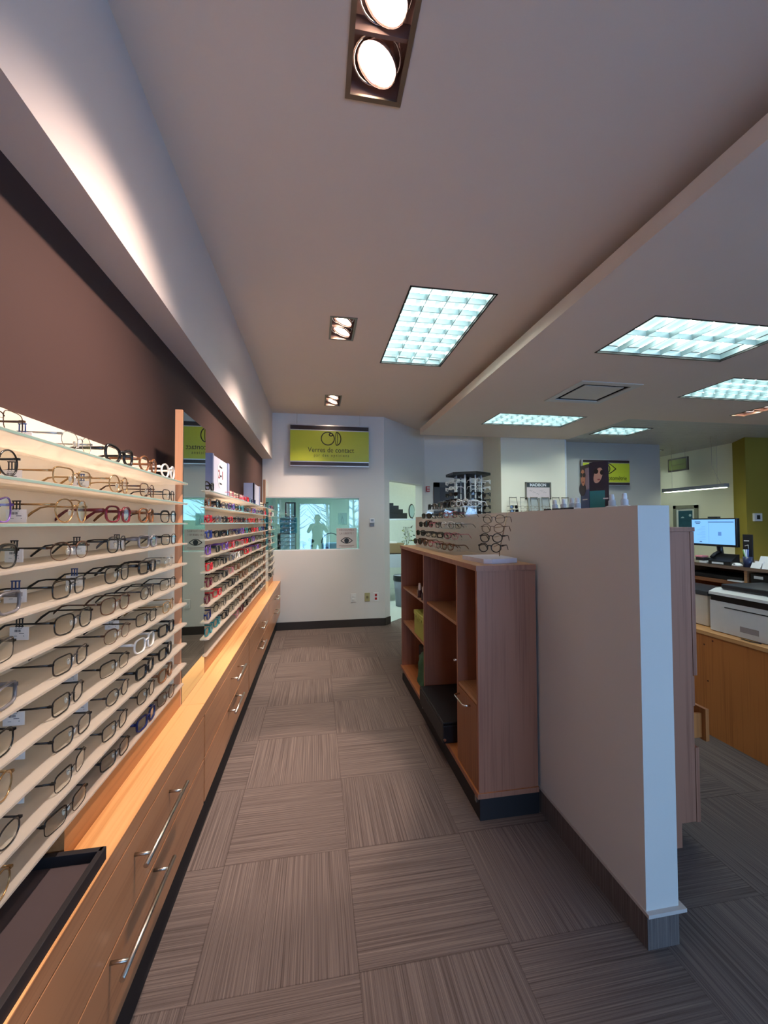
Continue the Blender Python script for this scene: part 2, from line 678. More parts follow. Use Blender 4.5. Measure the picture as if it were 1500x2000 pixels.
mb = MB()
ang(mb, 0, .13, 0, ZU)
ang(mb, .13, 1.11, 2.06, ZU)
ang(mb, 1.11, LA, 0, ZU)
struct(mb, 'wall_angled', M_WALL)
mb = MB()
mb.box(1.78, 3.9, 6.44, 6.54, 0, ZU)
struct(mb, 'wall_rear', M_WALL)
mb = MB()
mb.box(2.82, 3.91, 5.78, 6.44, 0, ZU)
struct(mb, 'wall_column', mat('column_paint', (240, 230, 208), .85, spec=.15, noise=.02, nscale=3))
mb = MB()
mb.prism([(3.91, 5.78), (3.96, 5.81), (3.96, 5.95), (3.91, 5.95)], 0, ZU)
struct(mb, 'trim_3', M_WHITE)
mb = MB()
mb.box(3.96, 5.80, 5.93, 6.05, 0, ZL + .3)
struct(mb, 'wall_grey', M_GREY)
mb = MB()
mb.box(5.68, 5.80, 6.05, 9.4, 0, ZL + .3)
struct(mb, 'wall_side_corridor', M_GREY)
mb = MB()
mb.box(6.9, 7.02, 5.62, 9.4, 0, ZL + .3)
struct(mb, 'wall_cream', M_CREAM)
mb = MB()
mb.prism([(6.9, 5.62), (6.62, 5.2), (9, 5.12), (9, 5.25), (7.02, 5.62)], 0, ZL + .3)
struct(mb, 'wall_olive', M_OLIVE)
mb = MB()
mb.box(3.9, 7.0, 9.4, 9.5, 0, ZL + .3)
struct(mb, 'wall_far', M_CREAM)
mb = MB()
mb.box(9, 9.1, -3.1, 5.2, 0, ZL + .3)
struct(mb, 'wall_right', M_WALL)
# shop front behind the viewer, glass door and windows
mb = MB()
SF = [(-.62, .5, 0, 2.15), (1.1, 3.4, .5, 2.3), (4.2, 5.6, .5, 2.3)]
holes(mb, -.84, 9, 0, ZU + .02, SF, lambda a, b, c, d: mb.box(a, b, -3.1, -3.0, c, d))
struct(mb, 'wall_front', M_WALL)
for i, (a, b, c, d) in enumerate(SF):
    mb = MB()
    for q in ((a, b, c, c + .05), (a, b, d - .05, d), (a, a + .05, c, d), (b - .05, b, c, d)):
        mb.box(q[0], q[1], -3.08, -3.03, q[2], q[3])
    f = struct(mb, 'door_1' if i == 0 else 'window_%d' % (i + 1), mat('storefront_aluminium', (150, 152, 155), .35, metal=.8))
    mb = MB()
    mb.box(a + .05, b - .05, -3.058, -3.052, c + .05, d - .05)
    mb.done('glass_pane', M_STORE, f)
# vinyl baseboards
mb = MB()
mb.box(-.55, .95, 5.568, 5.58, 0, .105)
struct(mb, 'baseboard_back', M_BASE)
mb = MB()
ang(mb, 0, .13, 0, .105, -.012, 0)
struct(mb, 'baseboard_angled', M_BASE)
mb = MB()
mb.box(3.96, 5.8, 5.918, 5.93, 0, .105)
struct(mb, 'baseboard_grey', M_BASE)
# lab room behind the window
mb = MB()
mb.box(-1.0, -.9, 5.68, 8.6, 0, 2.6)
struct(mb, 'wall_lab_left', mat('lab_paint', (206, 222, 222), .8))
mb = MB()
mb.box(-1.0, 2.5, 8.6, 8.7, 0, 2.6)
struct(mb, 'wall_lab_rear', mat('lab_paint_pale', (228, 232, 226), .8))
mb = MB()
mb.box(2.2, 2.3, 6.54, 8.6, 0, 2.6)
struct(mb, 'wall_lab_right', MATS['lab_paint_pale'])
mb = MB()
holes(mb, -1.0, 2.5, 5.68, 8.7, [(.2, 1.4, 6.7, 7.3)], lambda a, b, c, d: mb.prism([(a, c), (b, c), (b, d), (a, d)], 2.6, 2.63) if (b < 1.0 or c > 6.4) else None)
struct(mb, 'ceiling_lab', mat('lab_ceiling', (225, 228, 224), .9))
# far door (dark)
mb = MB()
for a, b, c, d in ((1.93, 2.03, 0, 2.11), (2.90, 2.99, 0, 2.11), (1.93, 2.99, 2.03, 2.11)):
    mb.box(a, b, 6.41, 6.45, c, d)
dr = struct(mb, 'door_2', mat('dark_door_frame', (52, 50, 56), .5))
mb = MB()
mb.box(2.03, 2.90, 6.425, 6.438, .01, 2.03)
mb.done('door_leaf', mat('dark_door', (34, 34, 46), .5), dr)
mb = MB()
mb.cyl((2.1, 6.40, 1.0), (2.1, 6.425, 1.0), .025)
mb.cyl((2.1, 6.385, 1.0), (2.1, 6.40, 1.0), .03)
mb.done('door_handle', M_STEEL, dr)
# low partition, walnut-free painted wall with carpet base
mb = MB()
mb.box(1.10, 1.226, 1.22, 4.37, .128, 1.504)
struct(mb, 'wall_partition', mat('partition_paint', (214, 206, 198), .8, spec=.15, noise=.02, nscale=3))
mb = MB()
mb.box(1.096, 1.245, 1.205, 4.38, .116, .128)
struct(mb, 'trim_4', mat('base_cap', (196, 184, 176), .5))
mb = MB()
mb.box(1.102, 1.225, 1.218, 4.36, 0, .116, bev=.0)
struct(mb, 'baseboard_partition', M_CARPETV)

# ------------------------------------------------------------------ light fixtures
def troffer(x0, x1, y0, y1, z, nx, ny, label, tube=None):
    t = empty('ceiling_light', ((x0 + x1) / 2, (y0 + y1) / 2, z), label, 'ceiling light', 'recessed fluorescent ceiling panels')
    mb = MB()
    e = .012
    for a, b, c, d in ((x0, x1, y0, y0 + e), (x0, x1, y1 - e, y1), (x0, x0 + e, y0, y1), (x1 - e, x1, y0, y1)):
        mb.box(a, b, c, d, z - .003, z + .09)
    mb.done('frame', mat('dark_light_frame', (44, 42, 40), .5), t)
    mb = MB()
    X0, X1, Y0, Y1 = x0 + e, x1 - e, y0 + e, y1 - e
    dx, dy = (X1 - X0) / nx, (Y1 - Y0) / ny
    for i in range(nx):
        for j in range(ny):
            a, b = X0 + i * dx, Y0 + j * dy
            zz = z + .06
            b1, a1 = b + dy * .30, a + dx * .08  # facets paint the light-to-shade gradient inside each louvre cell
            mb.mi = 0
            mb.face([(a, b, zz), (a + dx, b, zz), (a + dx, b1, zz), (a, b1, zz)])
            mb.face([(a, b1, zz), (a1, b1, zz), (a1, b + dy, zz), (a, b + dy, zz)])
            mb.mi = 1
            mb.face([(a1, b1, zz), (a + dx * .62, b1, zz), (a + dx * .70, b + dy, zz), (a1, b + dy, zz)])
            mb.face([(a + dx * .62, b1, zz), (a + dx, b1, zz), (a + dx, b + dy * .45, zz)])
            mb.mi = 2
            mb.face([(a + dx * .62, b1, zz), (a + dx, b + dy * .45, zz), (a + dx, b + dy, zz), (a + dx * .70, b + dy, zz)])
    df = mb.done('diffuser', [tube or M_TUBE, tube or M_TUBE2, tube or M_TUBE3], t)
    mb = MB()
    X0, X1, Y0, Y1 = x0 + e, x1 - e, y0 + e, y1 - e
    for i in range(nx + 1):
        x = X0 + (X1 - X0) * i / nx
        hw = .0025 if 0 < i < nx else .006
        mb.prism([(x - hw, z + .012), (x + hw, z + .012), (x + .008, z + .05), (x - .008, z + .05)], Y0, Y1, 'y')
    for j in range(ny + 1):
        y = Y0 + (Y1 - Y0) * j / ny
        hw = .0025 if 0 < j < ny else .006
        mb.prism([(y - hw, z + .012), (y + hw, z + .012), (y + .008, z + .05), (y - .008, z + .05)], X0, X1, 'x')
    mb.done('louvre', M_BLADE, t)


for q in TRO:
    troffer(*q)
troffer(.2, 1.4, 6.7, 7.3, 2.6, 8, 4, 'ceiling light panel inside the small lab room behind the window', mat('lab_tube', (225, 255, 250), .5, emit=9))


def lamp_spot(parent, loc, aim, power, col, size=82, rad=.035):
    l = bpy.data.lights.new('lamp', 'SPOT')
    l.energy = power
    l.color = col
    l.spot_size = math.radians(size)
    l.spot_blend = 1.0 if size > 40 else .35
    l.shadow_soft_size = rad
    o = bpy.data.objects.new('lamp', l)
    COL.objects.link(o)
    o.parent = parent
    o.location = Vector(loc) - wl(parent)
    o.rotation_euler = Vector(aim).to_track_quat('-Z', 'Y').to_euler()
    return o


def downlight(x0, x1, y0, y1, label, power, z=ZU, aim=(-.40, .05, -1), axis='y', warm=(1, .79, .67)):
    t = empty('twin_spotlight', ((x0 + x1) / 2, (y0 + y1) / 2, z), label, 'spotlight', 'recessed twin spotlights')
    mb = MB()
    e = .017
    for a, b, c, d in ((x0, x1, y0, y0 + e), (x0, x1, y1 - e, y1), (x0, x0 + e, y0 + e, y1 - e), (x1 - e, x1, y0 + e, y1 - e)):
        mb.box(a, b, c, d, z - .004, z + .004)
    mb.done('trim_frame', mat('satin_nickel', (150, 138, 128), .35, metal=.9), t)
    mb = MB()
    for a, b, c, d in ((x0, x1, y0, y0 + .003), (x0, x1, y1 - .003, y1), (x0, x0 + .003, y0, y1), (x1 - .003, x1, y0, y1)):
        mb.box(a, b, c, d, z + .004, z + .14)
    mb.box(x0, x1, y0, y1, z + .14, z + .15)
    if axis == 'y':
        ym = (y0 + y1) / 2
        mb.box(x0 + .003, x1 - .003, ym - .006, ym + .006, z + .01, z + .06)
    mb.done('housing', mat('lamp_housing', (150, 124, 118), .3, metal=.5), t)
    for k in (0, 1):
        if axis == 'y':
            c = Vector(((x0 + x1) / 2, y0 + (y1 - y0) * (.27 if k == 0 else .73), z + .02))
        else:
            c = Vector((x0 + (x1 - x0) * (.27 if k == 0 else .73), (y0 + y1) / 2, z + .02))
        a = Vector(aim).normalized()
        mb = MB()
        mb.cyl(c + a * .0, c - a * .075, .068, .03, 24, False)
        mb.cyl(c + a * .004, c - a * .006, .070, .070, 24, False)
        r = mb.done('reflector', mat('lamp_reflector', (188, 160, 150), .25, metal=.9), t)
        mb = MB()
        mb.cyl(c - a * .004, c - a * .009, .066, .066, 28)
        mb.done('lens', M_BULBEDGE, r)
        mb = MB()
        mb.cyl(c - a * .001, c - a * .005, .050, .054, 28)
        mb.done('bulb', M_BULB, r)
        mb = MB()
        for kk in (-1, 1):
            mb.sweep([c + Vector((kk * .078, 0, .0)) + Vector((0, .0, .02)), c + Vector((kk * .078, 0, .10))], .004)
        mb.sweep([c + Vector((.078 * math.cos(q), .078 * math.sin(q), .015)) for q in [2 * PI * i / 24 for i in range(24)]], .0035, closed=True)
        mb.done('gimbal', M_CHROME, t)
        if k == 1 and axis == 'y':
            lamp_spot(t, c + a * .03, aim, power * .8, warm)
            lamp_spot(t, c + a * .03, (-.10, -.30, -1), power * 1.0, warm, size=26)
        else:
            lamp_spot(t, c + a * .03, aim, power, warm)
    return t


downlight(*DOWN[0], SPOT_W * 1.1, aim=(-.42, .1, -1))
downlight(*DOWN[1], SPOT_W)
downlight(*DOWN[2], SPOT_W * .9)
downlight(5.05, 5.27, 3.7, 4.14, 'twin spotlight in the lower ceiling near the olive wall', 25, z=ZL, aim=(.2, .3, -1), warm=(1, .85, .7))

# ceiling air vent
t = empty('air_vent', (2.745, 3.61, ZL), 'square white ceiling air vent between two light panels', 'air vent')
mb = MB()
x0, x1, y0, y1 = 2.44, 3.05, 3.32, 3.90
e = .05
for a, b, c, d in ((x0 - .02, x1 + .02, y0 - .02, y0 + e), (x0 - .02, x1 + .02, y1 - e, y1 + .02), (x0 - .02, x0 + e, y0 + e, y1 - e), (x1 - e, x1 + .02, y0 + e, y1 - e)):
    mb.box(a, b, c, d, ZL - .008, ZL + .004, bev=.002)
mb.done('frame', mat('vent_white', (214, 208, 200), .5), t)
mb = MB()
mb.box(x0, x1, y0, y1, ZL + .10, ZL + .11)
for a, b, c, d in ((x0, x1, y0, y0 + .01), (x0, x1, y1 - .01, y1), (x0, x0 + .01, y0, y1), (x1 - .01, x1, y0, y1)):
    mb.box(a, b, c, d, ZL + .005, ZL + .1)
mb.done('duct', M_BLACKM, t)
mb = MB()
mb.box(x0 + .095, x1 - .095, y0 + .095, y1 - .095, ZL - .004, ZL + .004, bev=.002)
mb.done('centre_plate', MATS['vent_white'], t)

# ------------------------------------------------------------------ left counter with drawers
CX, CZ = -.48, .665
bays = [(-1.2, .02), (.02, 1.02 + .5), (1.535, 2.99), (3.0, 3.98), (3.99, 4.97), (4.98, 5.56)]
bays = [(-.35, .60), (.61, 1.86), (1.87, 3.02), (3.03, 4.25), (4.26, 5.56)]
t = empty('display_counter', (-.6, 2.6, 0), 'long honey wood drawer counter running under the eyewear shelves', 'counter')
mb = MB()
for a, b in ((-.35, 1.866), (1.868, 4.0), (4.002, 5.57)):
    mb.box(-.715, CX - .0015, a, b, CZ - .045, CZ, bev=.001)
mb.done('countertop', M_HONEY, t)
mb = MB()
mb.box(CX - .0015, CX, -.35, 5.57, CZ - .045, CZ - .0005)
mb.done('edge_band', M_DRAWER, t)
mb = MB()
mb.box(-.715, -.50, -.35, 5.57, .24, CZ - .046)
mb.done('carcass', M_DRAWER, t)
mb = MB()
mb.box(-.715, -.535, -.35, 5.57, 0, .24)
mb.done('toe_kick', M_BLACKM, t)
mb = MB()
mb.box(-.70, -.577, 1.056, 5.57, CZ, .755)
mb.box(-.70, -.675, -.35, 1.056, CZ, .755)
mb.done('plinth_board', wood('plinth_wood', (176, 118, 72), (148, 94, 54), 1, .35), t)
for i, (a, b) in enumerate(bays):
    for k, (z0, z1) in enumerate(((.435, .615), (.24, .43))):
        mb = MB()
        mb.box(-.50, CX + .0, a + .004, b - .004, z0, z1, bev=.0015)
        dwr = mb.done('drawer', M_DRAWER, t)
        ctr = [.115, 1.315, 2.51, 3.62, 4.9][i] if k == 0 else [0, 1.19, 2.44, 3.55, 4.85][i]
        L = .17 if i < 2 else .13
        if i == 3:
            ctr += .0
        hz = .565 if k == 0 else .415
        hx = CX + .044
        mb = MB()
        mb.cyl((hx, ctr - L, hz), (hx, ctr + L, hz), .006, seg=12)
        for s in (-1, 1):
            mb.cyl((CX, ctr + s * L * .75, hz), (hx, ctr + s * L * .75, hz), .0045, seg=10)
        mb.done('handle', M_STEEL, dwr)
# cosmetic tray
t = empty('display_tray', (-.53, .8, CZ), 'black felt-lined try-on tray on the near end of the counter', 'tray')
mb = MB()
mb.box(-.665, -.49, .45, 1.045, CZ, CZ + .006)
mb.done('tray_floor', mat('felt_brown', (70, 58, 60), .95), t)
mb = MB()
for q in ((-.665, -.49, 1.038, 1.052), (-.665, -.49, .445, .455), (-.4985, -.486, .445, 1.052), (-.67, -.66, .445, 1.052)):
    mb.box(*q, CZ, CZ + .03, bev=.001)
mb.done('rim', mat('tray_black', (24, 18, 22), .75), t)

# ------------------------------------------------------------------ eyewear shelf units
XB, XF = -.705, -.553
SZ = [1.624 - i * .0862 for i in range(11)]
UN = [(-.35, 1.845, 'near', 'white eyewear shelf unit nearest the viewer'),
      (2.225, 4.72, 'middle', 'white eyewear shelf unit between the two mirrors'),
      (5.03, 5.56, 'far', 'narrow white eyewear shelf unit against the back wall')]
for y0, y1, nm, lab in UN:
    t = empty('shelf_unit', ((XB + XF) / 2, (y0 + y1) / 2, .755), lab, 'display shelf', 'wall eyewear shelf units')
    mb = MB()
    mb.box(-.719, XB, y0, y1, .755, 1.715)
    mb.done('back_panel', M_PANEL, t)
    for ya, yb in ((y1 - .004, y1), (y0, y0 + .004)):
        if nm == 'near' and ya < y1 - .1:
            continue
        mb = MB()
        mb.box(XB, -.60, ya, yb, .76, 1.62)
        mb.done('side_panel', M_PANEL, t)
    for i, z in enumerate(SZ):
        mb = MB()
        xf = XF if i < 10 else XF - .012
        mb.prism([(XB, y0), (XB, y1), (xf - .01, y1 + .018), (xf, y1 + .012), (xf, y0 - .004), (xf - .012, y0 - .006)], z - .007, z)
        mb.mi = 1
        mb.box(xf, xf + .0012, y0, y1, z - .006, z - .001)
        s = mb.done('shelf', [M_SHELF, M_EDGE if i < 3 else M_SHELF], t)

for y0, y1, lab in ((1.85, 2.22, 'tall try-on mirror with wooden edge beside the near shelf unit'), (4.73, 5.02, 'far tall try-on mirror beside the back wall shelf unit')):
    t = empty('wall_mirror', (-.586, (y0 + y1) / 2, CZ), lab, 'mirror', 'try-on mirrors')
    mb = MB()
    mb.box(-.60, -.579, y0, y0 + .018 if False else y1, CZ, 1.942)
    mb.mi = 0
    mb.box(-.604, -.5755, y0 - .001, y0 + .013, CZ, 1.945)
    mb.done('backing_board', M_TRIMW, t)
    mb = MB()
    mb.box(-.579, -.5765, y0 + .013, y0 + .020, CZ + .001, 1.942)
    mb.done('edge_seal', M_BLACKM, t)
    mb = MB()
    mb.box(-.579, -.5755, y0 + .020, y1, CZ + .004, 1.942)
    mb.done('mirror_glass', M_MIRROR, t)


# ------------------------------------------------------------------ glasses
def outline(shape, w, h, side, n=26):
    p = []
    e = {'rect': 4.2, 'soft': 3.0, 'round': 2.0, 'aviator': 2.3, 'cat': 2.7, 'brow': 3.0, 'oval': 2.3}[shape]
    for i in range(n):
        t = 2 * PI * i / n
        c, s = math.cos(t), math.sin(t)
        y = w / 2 * math.copysign(abs(c) ** (2 / e), c)
        z = h / 2 * math.copysign(abs(s) ** (2 / e), s)
        if shape == 'aviator':
            y += .12 * -z * 1.0 * -1 if False else 0
            y *= 1 - .18 * max(0, -z / (h / 2)) * (1 if c < 0 else .35)
        if shape == 'cat':
            z += .12 * h * (y / (w / 2)) * max(0, s)
            y *= 1 - .08 * max(0, -s)
        if shape in ('rect', 'soft', 'brow'):
            y *= 1 - .07 * max(0, -s)
        p.append((y, z))
    return p     # +y = outer side


def gcol(key):
    D = {'black': (20, 20, 22), 'gold': (176, 138, 92), 'brown': (78, 48, 34), 'burgundy': (100, 22, 38), 'red': (200, 32, 46),
         'blue': (34, 52, 128), 'navy': (26, 34, 84), 'purple': (112, 76, 160), 'clear': (226, 222, 216), 'grey': (110, 108, 112),
         'teal': (28, 120, 126), 'tortoise': (120, 76, 46), 'pink': (206, 110, 130), 'silver': (168, 166, 162), 'gunmetal': (62, 60, 62), 'white': (238, 234, 228)}
    return mat('frame_' + key, D[key], .25, metal=.7 if key in ('gold', 'silver', 'gunmetal') else 0, noise=.12 if key != 'tortoise' else .5, nscale=120)


GM = {}


def gmeshes(shape, kind, col, dark=False):
    """frame, lens(2), temple(2), pad(2) meshes; local: front faces +X, width along Y, lens bottom at z=0"""
    key = (shape, kind, col, dark)
    if key in GM:
        return GM[key]
    w, h = {'rect': (.055, .037), 'soft': (.054, .042), 'round': (.050, .046), 'aviator': (.057, .050), 'cat': (.054, .043), 'brow': (.054, .041), 'oval': (.053, .038)}[shape]
    br = .019
    cy = br / 2 + w / 2
    thick = {'metal': (.0016, .0016), 'plastic': (.0027, .0036), 'rimless': (.0008, .0009), 'half': (.0009, .0009), 'thick': (.0036, .0042)}[kind]
    cz = h / 2 + thick[0]
    wrap = lambda y: -1.6 * y * y
    fr = MB()
    lens = []
    for sd in (-1, 1):
        ol = outline(shape, w, h, sd)
        ring = [(wrap(sd * (cy + y)), sd * (cy + y), cz + z) for y, z in ol]
        ra, rb = [], []
        for (y, z) in ol:
            k = 1.0
            if shape == 'brow' or kind == 'half':
                k = 2.4 if z > h * .18 else 1.0
            ra.append(thick[0] * k)
            rb.append(thick[1] * (1 if k == 1 else 1.6))
        fr.sweep(ring, ra, rb, (1, 0, 0), closed=True, seg=6)
        lm = MB()
        a = [lm.bm.verts.new((x + .0006, y, z)) for x, y, z in ring]
        b = [lm.bm.verts.new((x - .0006, y, z)) for x, y, z in ring]
        lm.bm.faces.new(a)
        lm.bm.faces.new(b[::-1])
        for i in range(len(a)):
            j = (i + 1) % len(a)
            lm.bm.faces.new((a[i], b[i], b[j], a[j]))
        lens.append(lm.mesh('lens', M_DARKLENS if dark else M_LENS))
        # end piece and hinge
        yo = sd * (cy + w / 2)
        hz = cz + h * .24
        q = .0022 if kind in ('metal', 'rimless', 'half') else .0036
        fr.box(wrap(yo) - .006, wrap(yo) + .002, min(yo - sd * .001, yo + sd * .005), max(yo - sd * .001, yo + sd * .005), hz - q, hz + q)
    bz = cz + h * .2
    t = thick[0] * (1.0 if kind in ('metal',) else 1.2) if kind not in ('rimless', 'half') else .001
    yb = br / 2 + w * .02
    fr.sweep([(wrap(0), -yb - .001, bz - .002), (wrap(0) + .001, -yb * .5, bz + .002), (wrap(0) + .0015, 0, bz + .003), (wrap(0) + .001, yb * .5, bz + .002), (wrap(0), yb + .001, bz - .002)], t, t * 1.2, (1, 0, 0), seg=6)
    if shape == 'aviator':
        fr.sweep([(0, -yb - .008, cz + h * .47), (.001, 0, cz + h * .5), (0, yb + .008, cz + h * .47)], t, t, (1, 0, 0), seg=6)
    frame = fr.mesh('frame', gcol(col))
    temples = []
    hz = cz + h * .24
    for sd in (-1, 1):
        yo = sd * (cy + w / 2 + .003)
        x0 = wrap(yo) - .003
        tm = MB()
        pts = [(x0, yo, hz), (x0 - .03, yo + sd * .001, hz), (x0 - .075, yo, hz + .0005), (x0 - .090, yo - sd * .001, hz - .002), (x0 - .106, yo - sd * .003, max(.004, hz - .014)), (x0 - .119, yo - sd * .004, max(.003, hz - .028))]
        if kind in ('metal', 'rimless', 'half'):
            tm.sweep(pts, [.001, .001, .0012, .0015, .0019, .0015], [.0026, .0020, .0017, .0022, .0028, .0022], (0, 0, 1))
        else:
            tm.sweep(pts, [.0018, .0018, .0017, .0018, .002, .0016], [.005, .0042, .0034, .0034, .0042, .003], (0, 0, 1))
        temples.append(tm.mesh('temple', gcol('black' if kind in ('half',) else col)))
    pads = []
    if kind in ('metal', 'rimless', 'half'):
        for sd in (-1, 1):
            pm = MB()
            c = Vector((-.008, sd * .0075, cz - h * .06))
            pm.sweep([(wrap(0), sd * (br / 2 + .001), cz + h * .05), (-.006, sd * .011, cz + .003), (-.008, sd * .0085, cz - h * .03)], .0005, .0005, seg=4)
            pm.mi = 1
            pm.sweep([c + Vector((0, 0, .007)), c + Vector((0, 0, .004)), c, c - Vector((0, 0, .004)), c - Vector((0, 0, .007))], [.0006, .0014, .0017, .0014, .0006], [.0012, .003, .0036, .003, .0012], (1, 0, 0), seg=8)
            pads.append(pm.mesh('nose_pad', [gcol(col), mat('pad_silicone', (226, 220, 206), .2)]))
    GM[key] = dict(frame=frame, lens=lens, temple=temples, pad=pads, hz=hz, yo=cy + w / 2 + .003)
    return GM[key]


def link(name, me, parent, loc=(0, 0, 0), rot=(0, 0, 0)):
    o = bpy.data.objects.new(name, me)
    COL.objects.link(o)
    o.parent = parent
    o.location = loc
    o.rotation_euler = rot
    return o


TAG = {}


def tagmesh(clip):
    if clip in TAG:
        return TAG[clip]
    c = {'black': (24, 24, 26), 'blue': (24, 60, 120), 'red': (190, 30, 40)}[clip]
    mb = MB()
    for dx in (-.006, 0, .006):
        mb.sweep([(dx, 0, .004), (dx, 0, -.014)], .0014, .0014, (0, 1, 0), seg=5)
    mb.sweep([(-.008, 0, .004), (.008, 0, .004)], .0014, .0014, seg=5)
    mb.sweep([(-.008, 0, -.012), (.008, 0, -.012)], .0012, .0012, seg=5)
    clipm = mb.mesh('tag_clip', mat('clip_' + clip, c, .4))
    mb = MB()
    mb.box(-.019, .019, -.0008, .0008, -.040, -.013, bev=.0)
    mb.mi = 1
    random.seed(3)
    x = -.009
    while x < .004:
        wd = random.choice((.0006, .0010, .0014))
        mb.box(x, x + wd, -.0010, .0010, -.0235, -.0185)
        x += wd + .0008
    for q in ((-.008, .006, -.0168, -.0160), (.0, .010, -.0268, -.0256), (-.010, -.004, -.0320, -.0312), (.009, .0105, -.0322, -.0308)):
        mb.box(q[0], q[1], -.0010, .0010, q[2], q[3])
    card = mb.mesh('price_card', [mat('tag_paper', (242, 238, 234), .6), mat('tag_ink', (70, 70, 78), .7)])
    TAG[clip] = (card, clipm)
    return TAG[clip]


def pair(x, y, z, style, label, group, rz=0.0, tagc=None, detail=2, cat='eyeglasses', name='eyeglasses', tside=-1, scale=1.0):
    """style = (shape, kind, colour[, dark])"""
    g = gmeshes(*style)
    if detail == 0:
        me = GM.get(('joined',) + tuple(style))
        if me is None:
            bm = bmesh.new()
            mats = []
            for part in [g['frame']] + g['lens'] + g['temple']:
                k = len(bm.faces)
                bm.from_mesh(part)
                bm.faces.ensure_lookup_table()
                m0 = part.materials[0]
                if m0 not in mats:
                    mats.append(m0)
                for f in bm.faces[k:]:
                    f.material_index = mats.index(m0)
            me = bpy.data.meshes.new('eyeglasses')
            bm.to_mesh(me)
            bm.free()
            for m in mats:
                me.materials.append(m)
            GM[('joined',) + tuple(style)] = me
        o = bpy.data.objects.new(name, me)
        COL.objects.link(o)
        o.location = (x, y, z + .0006)
        o.rotation_euler = (0, 0, rz)
        o.scale = (scale,) * 3
        return tag(o, label, cat, group)
    t = empty(name, (x, y, z + .0006), label, cat, group, rz)
    t.scale = (scale,) * 3
    link('frame', g['frame'], t)
    for m in g['lens']:
        link('lens', m, t)
    for m in g['temple']:
        link('temple', m, t)
    if detail > 1:
        for m in g['pad']:
            link('nose_pad', m, t)
    if tagc:
        card, clip = tagmesh(tagc)
        off = -.062 - random.random() * .02
        dz = g['hz']
        drop = min(0, dz - .036)
        pt = link('price_tag', card, t, (off, tside * (g['yo'] + .0032), dz + .0 - min(0, 0)), (0, 0, random.uniform(-.15, .15)))
        if dz < .041:
            pt.location.z = .041
        link('tag_clip', clip, pt)
        pt['label'] = 'white price tag with barcode'
    return t


S = {  # style key -> (shape, kind, colour, words)
    'bk_rect': ('rect', 'metal', 'black', 'thin black rectangular'),
    'bk_round': ('round', 'metal', 'black', 'thin black round'),
    'bk_soft': ('soft', 'metal', 'black', 'thin black squarish'),
    'bk_pl': ('rect', 'plastic', 'black', 'black plastic rectangular'),
    'bk_thick': ('cat', 'thick', 'black', 'bold black upswept'),
    'bk_brow': ('brow', 'metal', 'black', 'black browline'),
    'bk_half': ('rect', 'half', 'black', 'black half-rim'),
    'gd_rect': ('rect', 'metal', 'gold', 'thin gold rectangular'),
    'gd_avi': ('aviator', 'metal', 'gold', 'gold wire aviator'),
    'gd_round': ('round', 'metal', 'gold', 'thin gold round'),
    'br_half': ('oval', 'half', 'brown', 'brown half-rim oval'),
    'br_soft': ('soft', 'metal', 'brown', 'thin brown squarish'),
    'bu_pl': ('soft', 'plastic', 'burgundy', 'burgundy plastic squarish'),
    'rd_pl': ('rect', 'plastic', 'red', 'red plastic rectangular'),
    'to_rd': ('round', 'plastic', 'tortoise', 'tortoiseshell round'),
    'to_sf': ('soft', 'plastic', 'tortoise', 'tortoiseshell squarish'),
    'cl_rd': ('round', 'plastic', 'white', 'milky white round'),
    'cl_sf': ('soft', 'plastic', 'clear', 'clear plastic squarish'),
    'pu_cat': ('cat', 'plastic', 'purple', 'purple upswept'),
    'pu_mt': ('cat', 'metal', 'purple', 'thin purple upswept'),
    'pk_sf': ('soft', 'metal', 'pink', 'thin pink squarish'),
    'nv_pl': ('rect', 'plastic', 'navy', 'navy blue plastic rectangular'),
    'bl_pl': ('soft', 'plastic', 'blue', 'blue plastic squarish'),
    'te_pl': ('soft', 'plastic', 'teal', 'teal plastic squarish'),
    'gr_rect': ('rect', 'metal', 'gunmetal', 'dark grey metal rectangular'),
    'gr_ov': ('oval', 'metal', 'gunmetal', 'dark grey metal oval'),
    'sv_rl': ('oval', 'rimless', 'silver', 'rimless silver'),
    'bn_rl': ('rect', 'rimless', 'brown', 'rimless brown'),
    'gy_pl': ('rect', 'plastic', 'grey', 'grey plastic rectangular'),
}
NEAR = [  # rows top to bottom; slots from the viewer towards the mirror: (style, tag)
    [('bn_rl', 0), ('sv_rl', 'blue'), ('bk_thick', 0), ('to_rd', 0), ('cl_rd', 0)],
    [('bk_round', 'black'), ('gd_rect', 'black'), ('gd_round', 'blue'), ('br_soft', 0), ('bk_rect', 0)],
    [('pu_mt', 'black'), ('gd_avi', 'black'), ('bu_pl', 0), ('to_sf', 0), ('bk_brow', 0)],
    [('bk_brow', 0), ('br_half', 'black'), ('bk_soft', 'black'), ('gy_pl', 'black'), ('gr_rect', 0)],
    [('gy_pl', 'blue'), ('bk_rect', 'blue'), ('bk_soft', 'blue'), ('bk_pl', 0), ('sv_rl', 0)],
    [('bk_half', 'blue'), ('bk_soft', 'black'), ('br_soft', 0), ('gr_ov', 0), ('bk_half', 0)],
    [('gy_pl', 'black'), ('gr_rect', 0), ('br_half', 0), ('bk_rect', 'black'), ('gd_rect', 0)],
    [('bk_soft', 0), ('bk_rect', 'black'), ('bk_half', 'red'), ('cl_sf', 0), ('bk_pl', 0)],
    [('gd_round', 'black'), ('gr_rect', 'black'), ('gr_ov', 'black'), ('bk_pl', 0), ('bk_pl', 0)],
    [('gr_ov', 'black'), ('bk_half', 'black'), ('gr_rect', 0), ('bk_soft', 0), ('to_sf', 0)],
    [('gd_round', 0), ('bk_half', 'black'), ('gr_rect', 'black'), ('nv_pl', 0), ('br_soft', 0)],
]
